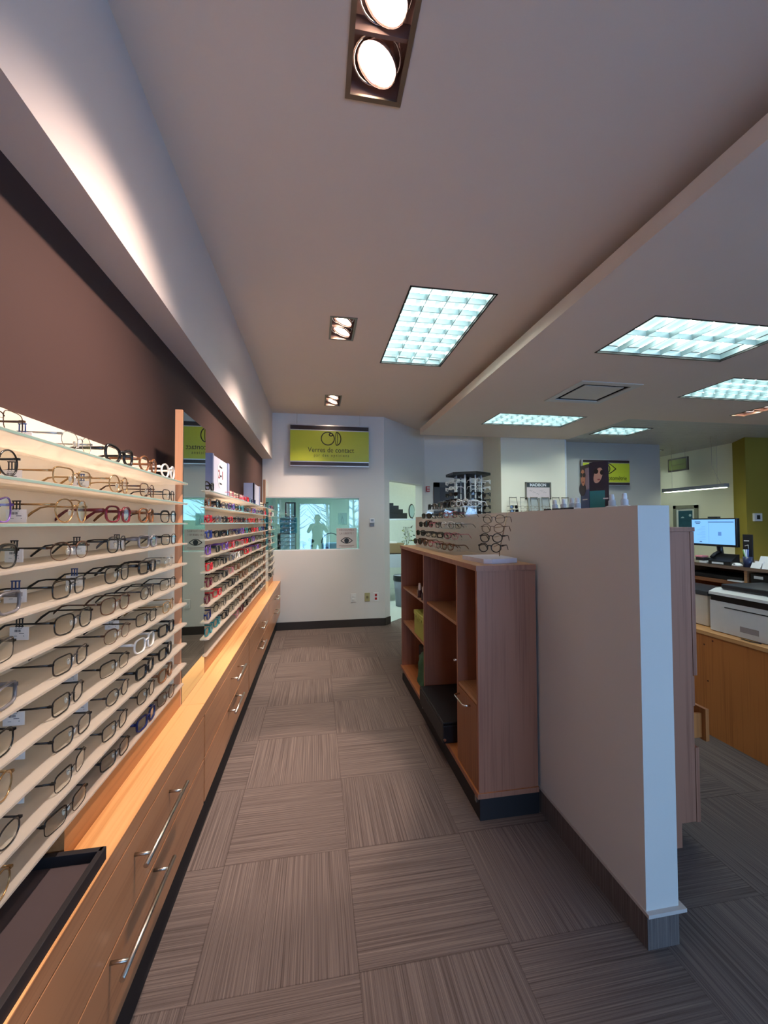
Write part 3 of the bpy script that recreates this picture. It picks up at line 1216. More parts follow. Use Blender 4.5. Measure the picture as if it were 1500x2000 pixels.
YS = [.825, 1.07, 1.288, 1.492, 1.69]
CLIPW = {'black': 'black-clipped', 'blue': 'blue-clipped', 'red': 'red-clipped'}
for i, row in enumerate(NEAR):
    for j, (k, tg) in enumerate(row):
        random.seed(i * 31 + j)
        sh, kd, cl, wd = S[k]
        lab = '%s glasses, %s, %s shelf down, near unit' % (
            (wd + (' tagged' if tg else '')), 'nearest the viewer' if j == 0 else ('nearest the mirror' if j == 4 else ORD[j + 1] + ' from the viewer'), ORD[i + 1])
        pair(-.567 - random.random() * .005, YS[j] + random.uniform(-.012, .012), SZ[i], (sh, kd, cl), lab, 'eyeglasses on the near shelf unit',
             rz=random.uniform(-.10, .10), tagc=tg or None, detail=2, scale=1.06)
MIDK = ['bk_pl', 'gr_rect', 'bk_rect', 'to_sf', 'bu_pl', 'pu_cat', 'cl_sf', 'bk_thick', 'bl_pl', 'gy_pl', 'bk_soft', 'rd_pl', 'te_pl', 'br_soft', 'bk_round', 'pk_sf', 'nv_pl']
FIX = {(0, 0): 'bk_thick', (1, 0): 'to_sf', (1, 1): 'bk_thick', (1, 2): 'gy_pl', (1, 3): 'pu_cat', (1, 5): 'te_pl', (2, 0): 'rd_pl', (2, 1): 'gy_pl', (2, 2): 'bk_pl', (2, 3): 'rd_pl',
       (3, 0): 'bl_pl', (3, 1): 'bk_pl', (3, 2): 'bk_pl', (4, 0): 'pu_cat', (4, 1): 'bk_pl', (4, 2): 'pu_cat', (4, 3): 'rd_pl', (5, 0): 'rd_pl', (5, 1): 'gr_rect', (5, 2): 'bk_pl',
       (6, 0): 'bu_pl', (6, 1): 'bk_rect', (6, 2): 'bk_pl', (6, 3): 'pk_sf', (7, 0): 'bu_pl', (7, 1): 'rd_pl', (7, 2): 'bk_rect', (7, 3): 'bk_pl', (8, 0): 'nv_pl', (8, 1): 'bk_brow', (9, 0): 'te_pl', (9, 1): 'te_pl', (10, 4): 'pk_sf', (10, 5): 'bu_pl'}
for i in range(11):
    y = 2.30
    j = 0
    while y < 4.66:
        random.seed(1000 + i * 31 + j)
        k = FIX.get((i, j)) or random.choice(MIDK if i < 6 else ['bk_rect', 'bk_soft', 'gr_rect', 'bk_pl', 'br_soft', 'gr_ov', 'bk_half', 'to_sf', 'gy_pl'])
        sh, kd, cl, wd = S[k]
        skip = (i == 0 and 2.42 < y < 2.86) or (i == 0 and 4.0 < y < 4.5) or (i == 10 and y < 2.95)
        if not skip:
            lab = '%s glasses, %s from the near mirror, %s shelf down, middle unit' % (wd, ORD[j + 1], ORD[i + 1])
            pair(-.567 - random.random() * .005, y + random.uniform(-.01, .01), SZ[i], (sh, kd, cl), lab, 'eyeglasses on the middle shelf unit',
                 rz=random.uniform(-.12, .12), detail=1 if y < 3.1 else 0)
        y += .196
        j += 1
FARK = ['bu_pl', 'rd_pl', 'pk_sf', 'bk_pl', 'bk_rect', 'gr_rect', 'cl_sf', 'nv_pl']
for i in range(11):
    for j in range(3):
        random.seed(2000 + i * 31 + j)
        k = random.choice(FARK if i < 6 else ['bk_rect', 'bk_pl', 'gr_rect', 'bk_soft'])
        sh, kd, cl, wd = S[k]
        lab = '%s glasses, %s of the %s shelf down, far unit' % (wd, ['nearest', 'middle', 'farthest'][j], ORD[i + 1])
        pair(-.568, 5.12 + j * .165, SZ[i], (sh, kd, cl), lab, 'eyeglasses on the far shelf unit', rz=random.uniform(-.1, .1), detail=0)

# ------------------------------------------------------------------ posters on the middle shelf unit
M_LAV = mat('lavender_board', (150, 156, 186), .6)
M_POST = mat('poster_paper', (222, 220, 236), .5)


def box_poster(y0, y1, z0, z1, lab, txt):
    t = empty('promotion_poster', (-.63, (y0 + y1) / 2, z0), lab, 'poster', 'framed promotion posters')
    mb = MB()
    mb.box(-.70, -.60, y0, y0 + .012, z0, z1)
    mb.box(-.612, -.600, y0, y0 + .03, z0, z1)
    mb.done('side_board', M_LAV, t)
    mb = MB()
    mb.box(-.70, -.60, y1 - .012, y1, z0, z1)
    mb.box(-.612, -.600, y1 - .05, y1, z0, z1)
    mb.done('side_board', M_LAV, t)
    mb = MB()
    mb.box(-.612, -.606, y0 + .03, y1 - .05, z0, z1 - .005)
    pp = mb.done('poster', M_POST, t)
    if txt:
        c = (y0 + y1) / 2 - .01
        zc = (z0 + z1) / 2 + .012
        mb = MB()
        mb.cyl((-.6058, c, zc), (-.6045, c, zc), .082, seg=32)
        mb.done('disc', mat('poster_disc', (240, 238, 240), .5), pp)
        rr = (PI / 2, 0, PI / 2)
        text('2', .075, mat('ink_red', (176, 40, 60), .5), pp, (-.6035, c - .046, zc), rr, bold=.001)
        text('pour', .022, mat('ink_dark', (50, 46, 60), .5), pp, (-.6035, c + .002, zc - .004), rr)
        text('1', .075, MATS['ink_red'], pp, (-.6035, c + .048, zc), rr, bold=.001)
        text('Obtenez', .020, MATS['ink_dark'], pp, (-.6035, c, zc + .052), rr)
        text('lunettes', .018, MATS['ink_dark'], pp, (-.6035, c, zc - .054), rr)


box_poster(2.47, 2.93, SZ[0] + .001, 1.862, 'lavender framed poster reading 2 pour 1 on the middle shelf unit top', True)
box_poster(4.06, 4.48, SZ[0] + .001, 1.842, 'lavender framed poster standing at the far end of middle shelf unit', False)
t = empty('display_card', (-.655, 2.34, SZ[0]), 'black card with yellow leaf standing between the mirror and the poster', 'display card')
mb = MB()
mb.box(-.70, -.69, 2.27, 2.42, SZ[0] + .001, 1.82)
mb.done('card', M_BLACK, t)
mb = MB()
mb.prism([(2.30, 1.735), (2.33, 1.758), (2.37, 1.752), (2.38, 1.74), (2.34, 1.728)], -.6899, -.686, 'x')
mb.done('leaf', mat('leaf_yellow', (226, 200, 60), .5), t)

# ------------------------------------------------------------------ green hanging signs
M_LIME = mat('sign_lime', (176, 184, 48), .35, noise=.03)
M_SDARK = mat('sign_dark_band', (48, 36, 40), .35)
M_SILV = mat('sign_silver', (206, 204, 208), .3, metal=.8)
M_INK = mat('sign_ink', (56, 52, 20), .5)


def sign_box(x0, x1, yf, z0, z1, lab, th=.05):
    t = empty('hanging_sign', ((x0 + x1) / 2, yf, z0), lab, 'sign')
    mb = MB()
    mb.box(x0, x1, yf, yf + th, z0, z1, bev=.003)
    mb.done('case', M_SILV, t)
    H = z1 - z0
    mb = MB()
    for a, b in ((z0 + H * .025, z0 + H * .105), (z1 - H * .125, z1 - H * .03)):
        mb.box(x0 + .006, x1 - .006, yf - .003, yf, a, b)
    mb.done('dark_band', M_SDARK, t)
    mb = MB()
    mb.box(x0 + .004, x1 - .004, yf - .002, yf, z0 + H * .125, z1 - H * .145)
    p = mb.done('green_face', M_LIME, t)
    return t, p


t, p = sign_box(-.353, .724, 5.50, 2.215, 2.79, 'lime green sign reading Verres de contact on the back wall')
mb = MB()
cx_, cz_ = .155, 2.60
mb.sweep([(cx_ + .088 * math.cos(q), 5.4955, cz_ + .088 * math.sin(q)) for q in [2 * PI * i / 40 for i in range(40)]], .0075, .002, (0, 1, 0), closed=True)
mb.sweep([(cx_ + .042 + .022 * math.cos(q), 5.4955, cz_ + .055 + .018 * math.sin(q)) for q in [2 * PI * i / 16 for i in range(16)]], .009, .002, (0, 1, 0), closed=True)
arc = [(cx_ + .115 + .062 * math.cos(q), 5.4955, cz_ + .09 * math.sin(q)) for q in [-PI / 2 + PI * i / 20 for i in range(21)]]
mb.sweep(arc, .0075, .002, (0, 1, 0))
mb.sweep([(cx_ + .115 - .012 * math.cos(q), 5.4955, cz_ + .09 * math.sin(q)) for q in [-PI / 2 + PI * i / 12 for i in range(13)]], .0042, .002, (0, 1, 0))
mb.sweep([(cx_ + .115 + .016 * math.cos(q), 5.4955, cz_ + .09 * math.sin(q)) for q in [-PI / 2 + PI * i / 12 for i in range(13)]], .0042, .002, (0, 1, 0))
mb.done('lens_emblem', mat('emblem_ink', (36, 30, 22), .5), p)
text('Verres de contact', .098, M_INK, p, (.20, 5.4965, 2.44), (PI / 2, 0, 0), sx_=.88)
text('par des opticiens', .055, M_INK, p, (.205, 5.4965, 2.367), (PI / 2, 0, 0), sp=1.5, sx_=.8)
mb = MB()
for x in (-.26, .6):
    mb.cyl((x, 5.525, 2.79), (x, 5.525, ZU - .001), .003, seg=6)
mb.done('hanging_wire', M_STEEL, t)

t, p = sign_box(4.275, 5.14, 5.85, 2.035, 2.465, 'lime green sign with an eye reading optométrie on the grey wall', .05)
mb = MB()
ex, ez, yy = 4.685, 2.31, 5.8455
eye = [(ex - .18 + .37 * s_ / 16, yy, ez + .10 * math.sin(PI * s_ / 16)) for s_ in range(17)]
eye2 = [(ex - .18 + .37 * s_ / 16, yy, ez - .09 * math.sin(PI * s_ / 16)) for s_ in range(17)]
mb.sweep(eye, .008, .002, (0, 1, 0))
mb.sweep(eye2, .008, .002, (0, 1, 0))
mb.sweep([(ex + .0 + .082 * math.cos(q), yy, ez + .082 * math.sin(q)) for q in [2 * PI * i / 30 for i in range(30)]], .009, .002, (0, 1, 0), closed=True)
mb.cyl((ex + .0, yy - .002, ez), (ex + .0, yy + .001, ez), .042, seg=24)
mb.done('eye_emblem', MATS['emblem_ink'], p)
text('optométrie', .10, M_INK, p, (4.885, 5.8465, 2.155), (PI / 2, 0, 0), sx_=.85)

t = empty('hanging_sign', (6.6, 6.3, 2.36), 'small dark green rectangular sign hanging before the cream wall', 'sign')
mb = MB()
mb.box(6.53, 6.56, 6.10, 6.50, 2.36, 2.60)
mb.done('case', M_SDARK, t)
mb = MB()
mb.box(6.526, 6.53, 6.125, 6.475, 2.385, 2.575)
gp = mb.done('green_face', mat('sign_green_dark', (92, 100, 44), .5), t)
mb = MB()
mb.box(6.524, 6.526, 6.16, 6.44, 2.47, 2.478)
mb.done('lettering', M_INK, gp)
mb = MB()
for y in (6.16, 6.44):
    mb.cyl((6.545, y, 2.60), (6.545, y, ZL), .004, seg=6)
mb.done('hanging_wire', M_STEEL, t)

# ------------------------------------------------------------------ small things on the far walls
t = empty('thermostat', (.768, 5.575, 1.39), 'small white and grey thermostat beside the inside window', 'thermostat')
mb = MB()
mb.box(.735, .805, 5.555, 5.58, 1.44, 1.505, bev=.006)
mb.done('body', M_WHITE, t)
mb = MB()
mb.box(.738, .802, 5.560, 5.58, 1.392, 1.432, bev=.003)
mb.done('cover', mat('grey_plastic', (120, 124, 136), .4), t)
mb = MB()
mb.box(.752, .79, 5.552, 5.556, 1.462, 1.492)
mb.done('display', mat('lcd', (150, 158, 170), .3), t)


def outlet(x, z, colr, lab, holes_, mark=None):
    t = empty('wall_plate', (x, 5.58, z - .06), lab, 'outlet', 'wall plates low on the back wall')
    mb = MB()
    mb.box(x - .037, x + .037, 5.573, 5.58, z - .06, z + .06, bev=.003)
    mb.done('plate', mat('plate_' + lab.split()[0], colr, .4), t)
    mb = MB()
    for dz in holes_:
        mb.box(x - .016, x + .016, 5.569, 5.574, z + dz - .016, z + dz + .016, bev=.002)
    mb.done('socket', mat('socket_' + lab.split()[0], mark or colr, .4), t)


outlet(.505, .40, (226, 226, 222), 'white wall plate, leftmost of three low on the back wall', (-.025, .025))
outlet(.70, .405, (176, 168, 120), 'beige wall plate in the middle of three on the back wall', (0,), (120, 112, 80))
outlet(.822, .405, (232, 230, 226), 'ivory wall outlet with two red sockets, nearest the doorway', (-.025, .025), (170, 40, 36))
t = empty('fire_alarm', (1.85, 6.43, 1.97), 'small red alarm box high beside the lab doorway', 'fire alarm')
mb = MB()
mb.box(1.80, 1.86, 6.40, 6.44, 1.955, 2.045, bev=.004)
mb.done('body', mat('alarm_red', (176, 30, 36), .4), t)
mb = MB()
for z in (1.975, 2.0, 2.025):
    mb.box(1.808, 1.852, 6.397, 6.401, z - .004, z + .004)
mb.done('label_strip', M_WHITE, t)
t = empty('thermostat', (6.78, 5.15, 1.45), 'small white thermostat with dark screen on the olive wall', 'thermostat')
mb = MB()
mb.box(6.72, 6.87, 5.165, 5.195, 1.435, 1.56, bev=.004)
mb.done('body', M_WHITE, t)
mb = MB()
mb.box(6.765, 6.825, 5.162, 5.166, 1.465, 1.53)
mb.done('screen', M_BLACK, t)

# lab window poster
t = empty('eye_poster', (.42, 5.598, 1.09), 'white eye poster taped inside the lower right corner of the window', 'poster')
mb = MB()
mb.box(.275, .555, 5.5925, 5.595, 1.09, 1.37)
pp = mb.done('sheet', mat('poster_white', (206, 200, 196), .6), t)
mb = MB()
for sgn, a in ((1, .045), (-1, .035)):
    mb.sweep([(.335 + .16 * s_ / 12, 5.5915, 1.195 + sgn * a * math.sin(PI * s_ / 12)) for s_ in range(13)], .006, .001, (0, 1, 0))
mb.cyl((.415, 5.590, 1.197), (.415, 5.5925, 1.197), .034, seg=20)
mb.done('eye_drawing', mat('eye_ink', (40, 48, 56), .6), pp)
text('DÉCOUVREZ', .036, mat('ink_brownish', (140, 110, 108), .6), pp, (.415, 5.5915, 1.345), (PI / 2, 0, 0))
text('LA LIBERTÉ !', .036, MATS['ink_brownish'], pp, (.415, 5.5915, 1.295), (PI / 2, 0, 0))
mb = MB()
mb.box(.31, .52, 5.5915, 5.5925, 1.125, 1.130)
mb.box(.34, .49, 5.5915, 5.5925, 1.110, 1.114)
mb.done('small_print', MATS['ink_brownish'], pp)
t = empty('window_decal', (.36, 5.598, 1.42), 'pale etched chart decal above the eye poster', 'decal')
mb = MB()
mb.box(.30, .42, 5.597, 5.599, 1.42, 1.58)
dd = mb.done('sheet', glassy('etched', (214, 232, 228), .1, .4), t)
mb = MB()
mb.sweep([(.348, 5.596, 1.50), (.358, 5.596, 1.545), (.368, 5.596, 1.50)], .0025, .001, (0, 1, 0))
mb.sweep([(.345, 5.596, 1.45), (.345, 5.596, 1.5), (.371, 5.596, 1.5), (.371, 5.596, 1.45)], .0016, .001, (0, 1, 0))
mb.done('figure', mat('decal_ink', (70, 84, 96), .6), dd)

# ------------------------------------------------------------------ lab contents
t = empty('lab_bench', (-.1, 6.6, 0), 'long white bench inside the lab behind the window', 'bench')
mb = MB()
mb.box(-.6, .95, 6.35, 6.85, .86, .90)
mb.done('worktop', mat('bench_white', (214, 220, 222), .4), t)
mb = MB()
for x in (-.58, .2, .90):
    mb.box(x, x + .03, 6.37, 6.83, .006, .86)
mb.done('support', MATS['bench_white'], t)
t = empty('drawer_tower', (-.42, 6.6, .90), 'white drawer tower with dark edge on the lab bench', 'drawer tower')
mb = MB()
mb.box(-.60, -.56, 6.42, 6.8, .90, 1.28)
mb.box(-.56, -.33, 6.46, 6.8, .90, 1.28)
mb.done('case', M_BLACK, t)
for k in range(6):
    mb = MB()
    mb.box(-.556, -.334, 6.44, 6.47, .905 + k * .062, .905 + k * .062 + .056, bev=.003)
    mb.done('drawer', mat('pale_blue_plastic', (196, 216, 230), .4), t)
for k in range(3):
    mb = MB()
    mb.box(-.565, -.315, 6.45, 6.78, 1.281 + k * .085, 1.281 + k * .085 + .080, bev=.008)
    o = mb.done('storage_bin', mat('teal_plastic', (20, 124, 150), .4))
    tag(o, 'teal plastic bin on the drawer tower, %s of the stack' % ['bottom', 'middle', 'top'][k], 'bin', 'teal bins in the lab')
t = empty('picture_board', (-.42, 6.6, 1.54), 'tilted black and white picture board on top of the teal bins', 'picture')
mb = MB()
mb.box(-.50, -.33, 6.6, 6.62, 1.537, 1.78)
mb.done('frame', M_BLACK, t)
mb = MB()
mb.box(-.475, -.36, 6.596, 6.6, 1.55, 1.76)
mb.done('print', mat('print_pale', (214, 224, 214), .6), t)
for k, (x, h_, lab) in enumerate(((-.2, .22, 'dark lens measuring instrument at the left of the lab bench'), (-.08, .26, 'taller dark lens measuring instrument on the lab bench'))):
    t = empty('lens_instrument', (x, 6.5, .90), lab, 'instrument')
    mb = MB()
    mb.box(x - .05, x + .05, 6.42, 6.56, .90, .93, bev=.006)
    mb.cyl((x, 6.52, .93), (x, 6.52, .90 + h_ - .03), .018)
    mb.done('stand', mat('instrument_grey', (150, 160, 172), .4), t)
    mb = MB()
    mb.cyl((x - .03, 6.46, .90 + h_ + .02), (x + .02, 6.56, .90 + h_ - .01), .028)
    mb.cyl((x, 6.44, .90 + h_ - .08), (x, 6.5, .90 + h_ - .08), .02)
    mb.done('eyepiece', M_BLACK, t)
t = empty('edging_machine', (.22, 6.55, .90), 'blue and white lens edging machine with arched hood on the bench', 'machine')
mb = MB()
mb.box(.08, .38, 6.42, 6.75, .90, 1.12, bev=.02)
mb.done('body', mat('machine_blue', (150, 184, 224), .4), t)
mb = MB()
mb.sweep([(.08 + .15 - .15 * math.cos(PI * i / 12), 6.5, 1.12 + .16 * math.sin(PI * i / 12)) for i in range(13)], .01, .02, (0, 1, 0))
mb.sweep([(.33 + .06 - .06 * math.cos(PI * i / 12), 6.48, 1.08 + .22 * math.sin(PI * i / 12)) for i in range(13)], .006, .012, (0, 1, 0))
mb.done('hood', mat('hood_grey', (70, 84, 92), .4), t)
mb = MB()
mb.cyl((.16, 6.40, 1.04), (.16, 6.42, 1.04), .03)
mb.box(.10, .14, 6.405, 6.42, .93, 1.0)
mb.done('control_knob', mat('knob_blue', (40, 60, 140), .4), t)
# doorway side: white counter, shelf, boxes, plants, bin
t = empty('lab_shelf', (1.75, 7.4, 0), 'white counter and wall shelf seen through the lab doorway', 'shelf')
mb = MB()
mb.box(1.22, 2.2, 7.20, 7.7, .62, .86, bev=.004)
mb.box(1.22, 1.26, 7.2, 7.7, .006, .62)
mb.box(2.16, 2.2, 7.2, 7.7, .006, .62)
mb.done('counter', mat('counter_white', (206, 214, 226), .4), t)
mb = MB()
mb.box(1.22, 2.2, 7.25, 7.7, 1.49, 1.515)
mb.box(1.22, 1.24, 7.68, 7.7, .86, 1.5)
mb.box(2.18, 2.2, 7.68, 7.7, .86, 1.5)
mb.done('upper_shelf', MATS['counter_white'], t)
for k, (x0, x1, z0, z1) in enumerate(((1.25, 1.68, 1.516, 1.62), (1.26, 1.60, 1.621, 1.69), (1.27, 1.52, 1.691, 1.76), (1.28, 1.42, 1.761, 1.81))):
    mb = MB()
    mb.box(x0, x1, 7.32, 7.6, z0, z1, bev=.004)
    o = mb.done('equipment_box', M_BLACK)
    tag(o, 'black equipment box on the lab shelf, %s of its stack' % ['bottom', 'second', 'third', 'top'][k], 'box', 'black boxes on the lab shelf')
t = empty('round_mirror', (1.74, 7.25, 1.52), 'oval black-framed tool mirror leaning on the lab shelf', 'mirror')
mb = MB()
mb.sweep([(1.76 + .06 * math.cos(q), 7.30 + .05 * math.cos(q), 1.655 + .125 * math.sin(q)) for q in [2 * PI * i / 24 for i in range(24)]], .012, .012, closed=True)
mb.sweep([(1.76, 7.30, 1.53), (1.78, 7.28, 1.516)], .008)
mb.done('frame', M_BLACK, t)
mb = MB()
mb.prism([(1.76 + .055 * math.cos(q), 1.655 + .12 * math.sin(q)) for q in [2 * PI * i / 24 for i in range(24)]], 7.299, 7.303, 'y')
mb.done('glass', mat('pale_glass', (170, 196, 196), .1), t)
t = empty('carton', (1.42, 7.35, .86), 'brown cardboard box on the lab counter', 'box')
mb = MB()
mb.box(1.26, 1.60, 7.24, 7.5, .875, 1.06, bev=.003)
mb.done('box', mat('cardboard', (150, 124, 92), .8), t)
mb = MB()
mb.box(1.28, 1.47, 7.26, 7.48, 1.061, 1.09)
mb.done('paper_stack', M_WHITE, t)
t = empty('base_tray', (1.5, 7.4, .86), 'black tray under the cardboard box', 'tray')
mb = MB()
mb.box(1.245, 1.625, 7.21, 7.6, .8605, .8745)
mb.done('tray', M_BLACK, t)
t = empty('potted_plant', (1.66, 7.35, .86), 'leafy green plant with yellow leaves hanging in the lab', 'plant')
mb = MB()
mb.lathe([(0, 0), (.045, 0), (.06, .1), (.055, .1), (0, .09)], (1.70, 7.42, .861), 16)
mb.done('pot', mat('pot_orange', (206, 110, 80), .6), t)
mb = MB()
random.seed(5)
for k in range(70):
    a = random.uniform(0, 2 * PI)
    r = random.uniform(.01, .11)
    c = Vector((1.70 + r * math.cos(a), 7.42 + r * math.sin(a) * .7, random.uniform(.98, 1.36)))
    d = Vector((math.cos(a), math.sin(a), random.uniform(-1, 1))).normalized()
    s_ = d.orthogonal().normalized()
    L = random.uniform(.03, .06)
    mb.mi = 0 if random.random() < .6 else 1
    mb.face([c, c + d * L * .5 + s_ * L * .2, c + d * L, c + d * L * .5 - s_ * L * .2])
mb.mi = 0
for k in range(6):
    mb.sweep([(1.70, 7.42, .95), (1.70 + random.uniform(-.06, .06), 7.42, 1.15), (1.70 + random.uniform(-.1, .1), 7.42, 1.36)], .003)
mb.done('foliage', [mat('leaf_dark', (54, 74, 56), .6), mat('leaf_lime', (176, 186, 60), .6)], t)
for k in range(4):
    mb = MB()
    x = 1.80 + k * .045
    mb.lathe([(0, 0), (.016, 0), (.016, .07 + .02 * (k % 2)), (.008, .09 + .02 * (k % 2)), (.008, .12 + .02 * (k % 2)), (0, .12 + .02 * (k % 2))], (x, 7.3, .861), 12)
    o = mb.done('tool_bottle', mat('bottle_%d' % k, [(226, 230, 232), (196, 206, 214), (60, 70, 80), (214, 220, 226)][k], .3))
    tag(o, ['short white', 'tall pale grey', 'short dark', 'tall white'][k] + ' bottle on the lab counter past the doorway', 'bottle', 'bottles on the lab counter')
t = empty('trash_can', (1.45, 6.75, .006), 'grey waste bin with black liner inside the lab doorway', 'trash can')
mb = MB()
mb.lathe([(0, 0), (.12, 0), (.155, .52), (.145, .52), (.115, .01), (0, .01)], (1.47, 6.80, .007), 24)
mb.done('bin', mat('bin_grey', (128, 134, 148), .5), t)
mb = MB()
mb.lathe([(.157, .525), (.162, .50), (.165, .45), (.158, .43), (.152, .52), (.14, .44)], (1.47, 6.80, .007), 24)
mb.done('liner', mat('liner_black', (30, 32, 36), .3), t)

# ------------------------------------------------------------------ open cabinet against the partition
KX0, KX1, KY0, KY1, KZ = .775, 1.085, 1.862, 3.645, 1.235
t = empty('storage_cabinet', (.93, 2.75, 0), 'walnut open-front cabinet with three bays standing against the low partition', 'cabinet')
mb = MB()
mb.box(KX0 + .006, KX1 + .005, KY0 + .006, KY1, 0, .112)
mb.done('toe_kick', mat('toe_black', (34, 30, 32), .6), t)
mb = MB()
mb.box(KX0 - .008, KX1, KY0 - .006, KY1, .112, .137, bev=.001)
mb.done('bottom_board', wood('cab_bottom', (176, 112, 66), (150, 90, 50), 1, .45), t)
mb = MB()
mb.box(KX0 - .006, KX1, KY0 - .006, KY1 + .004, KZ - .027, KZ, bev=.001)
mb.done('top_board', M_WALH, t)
for z0, z1, xx in ((KZ - .0265, KZ - .0008, .006), (.1125, .1365, .008)):
    mb = MB()
    mb.box(KX0 - xx - .0012, KX0 - xx, KY0 - .0072, KY1 + .003, z0, z1)
    mb.box(KX0 - xx, KX1, KY0 - .0074, KY0 - .006, z0, z1)
    mb.done('edge_band', M_WALV, t)
for y in (KY0, KY1 - .02):
    mb = MB()
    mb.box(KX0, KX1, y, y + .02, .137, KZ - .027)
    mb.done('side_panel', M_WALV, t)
for y in (2.155, 2.862):
    mb = MB()
    mb.box(KX0 + .001, KX1, y - .009, y + .009, .137, KZ - .027)
    mb.done('divider', M_WALV, t)
mb = MB()
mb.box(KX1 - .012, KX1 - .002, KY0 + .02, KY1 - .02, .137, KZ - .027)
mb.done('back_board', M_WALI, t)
for y0, y1, z, xf in ((KY0 + .02, 2.146, .565, 0), (2.164, 2.853, .868, .02), (2.871, KY1 - .02, .858, .01), (2.871, KY1 - .02, .545, .01)):
    mb = MB()
    mb.box(KX0 + .004 + xf, KX1 - .012, y0, y1, z - .018, z)
    mb.done('shelf', M_WALH, t)
mb = MB()
mb.box(KX0 - .001, KX0 + .016, KY0 + .021, 2.146, .139, .545)
door = mb.done('door', wood('cab_door', (150, 96, 58), (126, 78, 46), 2, .4), t)
mb = MB()
mb.sweep([(KX0, 1.965, .51), (KX0 - .028, 1.968, .51), (KX0 - .034, 1.985, .508), (KX0 - .034, 2.10, .508), (KX0 - .028, 2.115, .508), (KX0, 2.118, .508)], .005, .005, seg=8)
mb.done('handle', M_CHROME, door)
mb = MB()
mb.cyl((KX0 - .012, 2.175, .672), (KX0 + .018, 2.175, .672), .006)
mb.done('hook', M_CHROME, t)
mb = MB()
for y in (1.9, 2.90, 3.6):
    mb.box(KX0 - .004, KX0 + .008, y - .01, y + .01, .075, .112)
mb.done('foot_bracket', M_STEEL, t)
# bottles, boxes in the bays
M_CAPW = mat('cap_white', (236, 228, 228), .4)
M_BURG = mat('bottle_burgundy', (64, 28, 36), .25)


def spray(x, y, z, body, lab, grp, h=.10, r=.016, name='spray_bottle', stand=False, cap=None):
    t = empty(name, (x, y, z), lab, 'bottle', grp)
    mb = MB()
    mb.lathe([(0, .001), (r, .001), (r * 1.02, h * .1), (r, h * .5), (r * .55, h * .6), (0, h * .6)], (x, y, z), 16)
    mb.done('bottle', body, t)
    mb = MB()
    mb.lathe([(r * .62, h * .56), (r * .66, h * .72), (r * .52, h * .98), (r * .4, h), (0, h)], (x, y, z), 16)
    mb.done('cap', cap or M_CAPW, t)
    if stand:
        mb = MB()
        mb.lathe([(0, 0), (r * 1.9, 0), (r * 1.8, h * .05), (r * 1.1, h * .13), (0, h * .13)], (x, y, z - .0), 20)
        mb.done('foot', M_WHITE, t)
    return t


for k, (x, y, hh) in enumerate(((.80, 3.06, .10), (.80, 2.95, .10), (.82, 3.14, .10), (.86, 3.03, .14), (.86, 2.92, .14), (.80, 2.895, .10))):
    spray(x, y, .858, M_BURG if hh < .12 else mat('bottle_clear_pink', (196, 170, 170), .3),
          'lens spray, %s, on the far bay upper shelf' % ['dark red, middle front', 'dark red, second from divider', 'dark red, farthest', 'tall pale, farther', 'tall pale, nearer', 'dark red, nearest the divider'][k], 'lens sprays in the far bay', hh, .018)
for k, (x, y, hh) in enumerate(((.98, 2.25, .09), (.95, 2.32, .09), (1.0, 2.36, .12))):
    spray(x, y, .868, M_BURG if k < 2 else MATS['bottle_clear_pink'], 'lens spray, %s, on the middle bay shelf' % ['dark red, nearest', 'dark red, farther', 'tall pale'][k], 'lens sprays in the middle bay', hh, .017)
t = empty('storage_box', (.9, 3.1, .545), 'lime green storage box with folded lid on the far bay shelf', 'box')
mb = MB()
mb.box(.79, 1.03, 2.885, 3.21, .546, .72, bev=.006)
mb.done('box', mat('lime_card', (166, 178, 84), .6), t)
mb = MB()
mb.box(.786, 1.034, 2.882, 3.214, .70, .735, bev=.006)
for k in range(5):
    mb.cyl((.783, 2.92 + k * .06, .698), (.789, 2.92 + k * .06, .698), .017, seg=12)
mb.done('lid', mat('lime_card_light', (182, 192, 96), .6), t)
t = empty('shopping_bag', (.9, 3.0, .137), 'dark green fabric bag slumped in the lowest far bay', 'bag')
mb = MB()
g = bmesh.ops.create_icosphere(mb.bm, subdivisions=4, radius=1)
random.seed(9)
for v in mb.bm.verts:
    c = v.co.copy()
    sgn = lambda q: math.copysign(abs(q) ** .55, q)
    n_ = 1 + .05 * math.sin(9 * c.y + 4 * c.z) + .04 * math.sin(14 * c.x + 11 * c.z)
    v.co = Vector((.895 + .105 * sgn(c.x) * n_ * (1 - .15 * c.z), 3.03 + .14 * sgn(c.y) * n_, .285 + .146 * sgn(c.z)))
for f in mb.bm.faces:
    f.smooth = True
mb.done('bag', mat('green_fabric', (28, 84, 56), .6, noise=.5, nscale=60), t)
mb = MB()
mb.sweep([(.84, 2.95, .42), (.82, 2.95, .47), (.82, 3.05, .47), (.84, 3.05, .42)], .005, .002)
mb.done('strap', mat('green_strap', (22, 60, 44), .6), t)
t = empty('storage_case', (.9, 3.4, .137), 'black case behind the green bag in the far bay', 'case')
mb = MB()
mb.box(.90, 1.06, 3.22, 3.50, .1375, .36, bev=.01)
mb.done('case', M_BLACKM, t)
t = empty('equipment_case', (.9, 2.5, .137), 'flat black equipment case sticking out of the middle cabinet bay', 'case')
mb = MB()
mb.box(.735, 1.05, 2.30, 2.845, .1375, .245, bev=.008)
mb.done('case_body', mat('case_black', (24, 23, 28), .5), t)
mb = MB()
mb.box(.737, 1.05, 2.302, 2.843, .246, .262, bev=.006)
mb.done('lid', MATS['case_black'], t)
mb = MB()
mb.cyl((.745, 2.292, .165), (.745, 2.301, .165), .008)
mb.done('latch', M_CHROME, t)

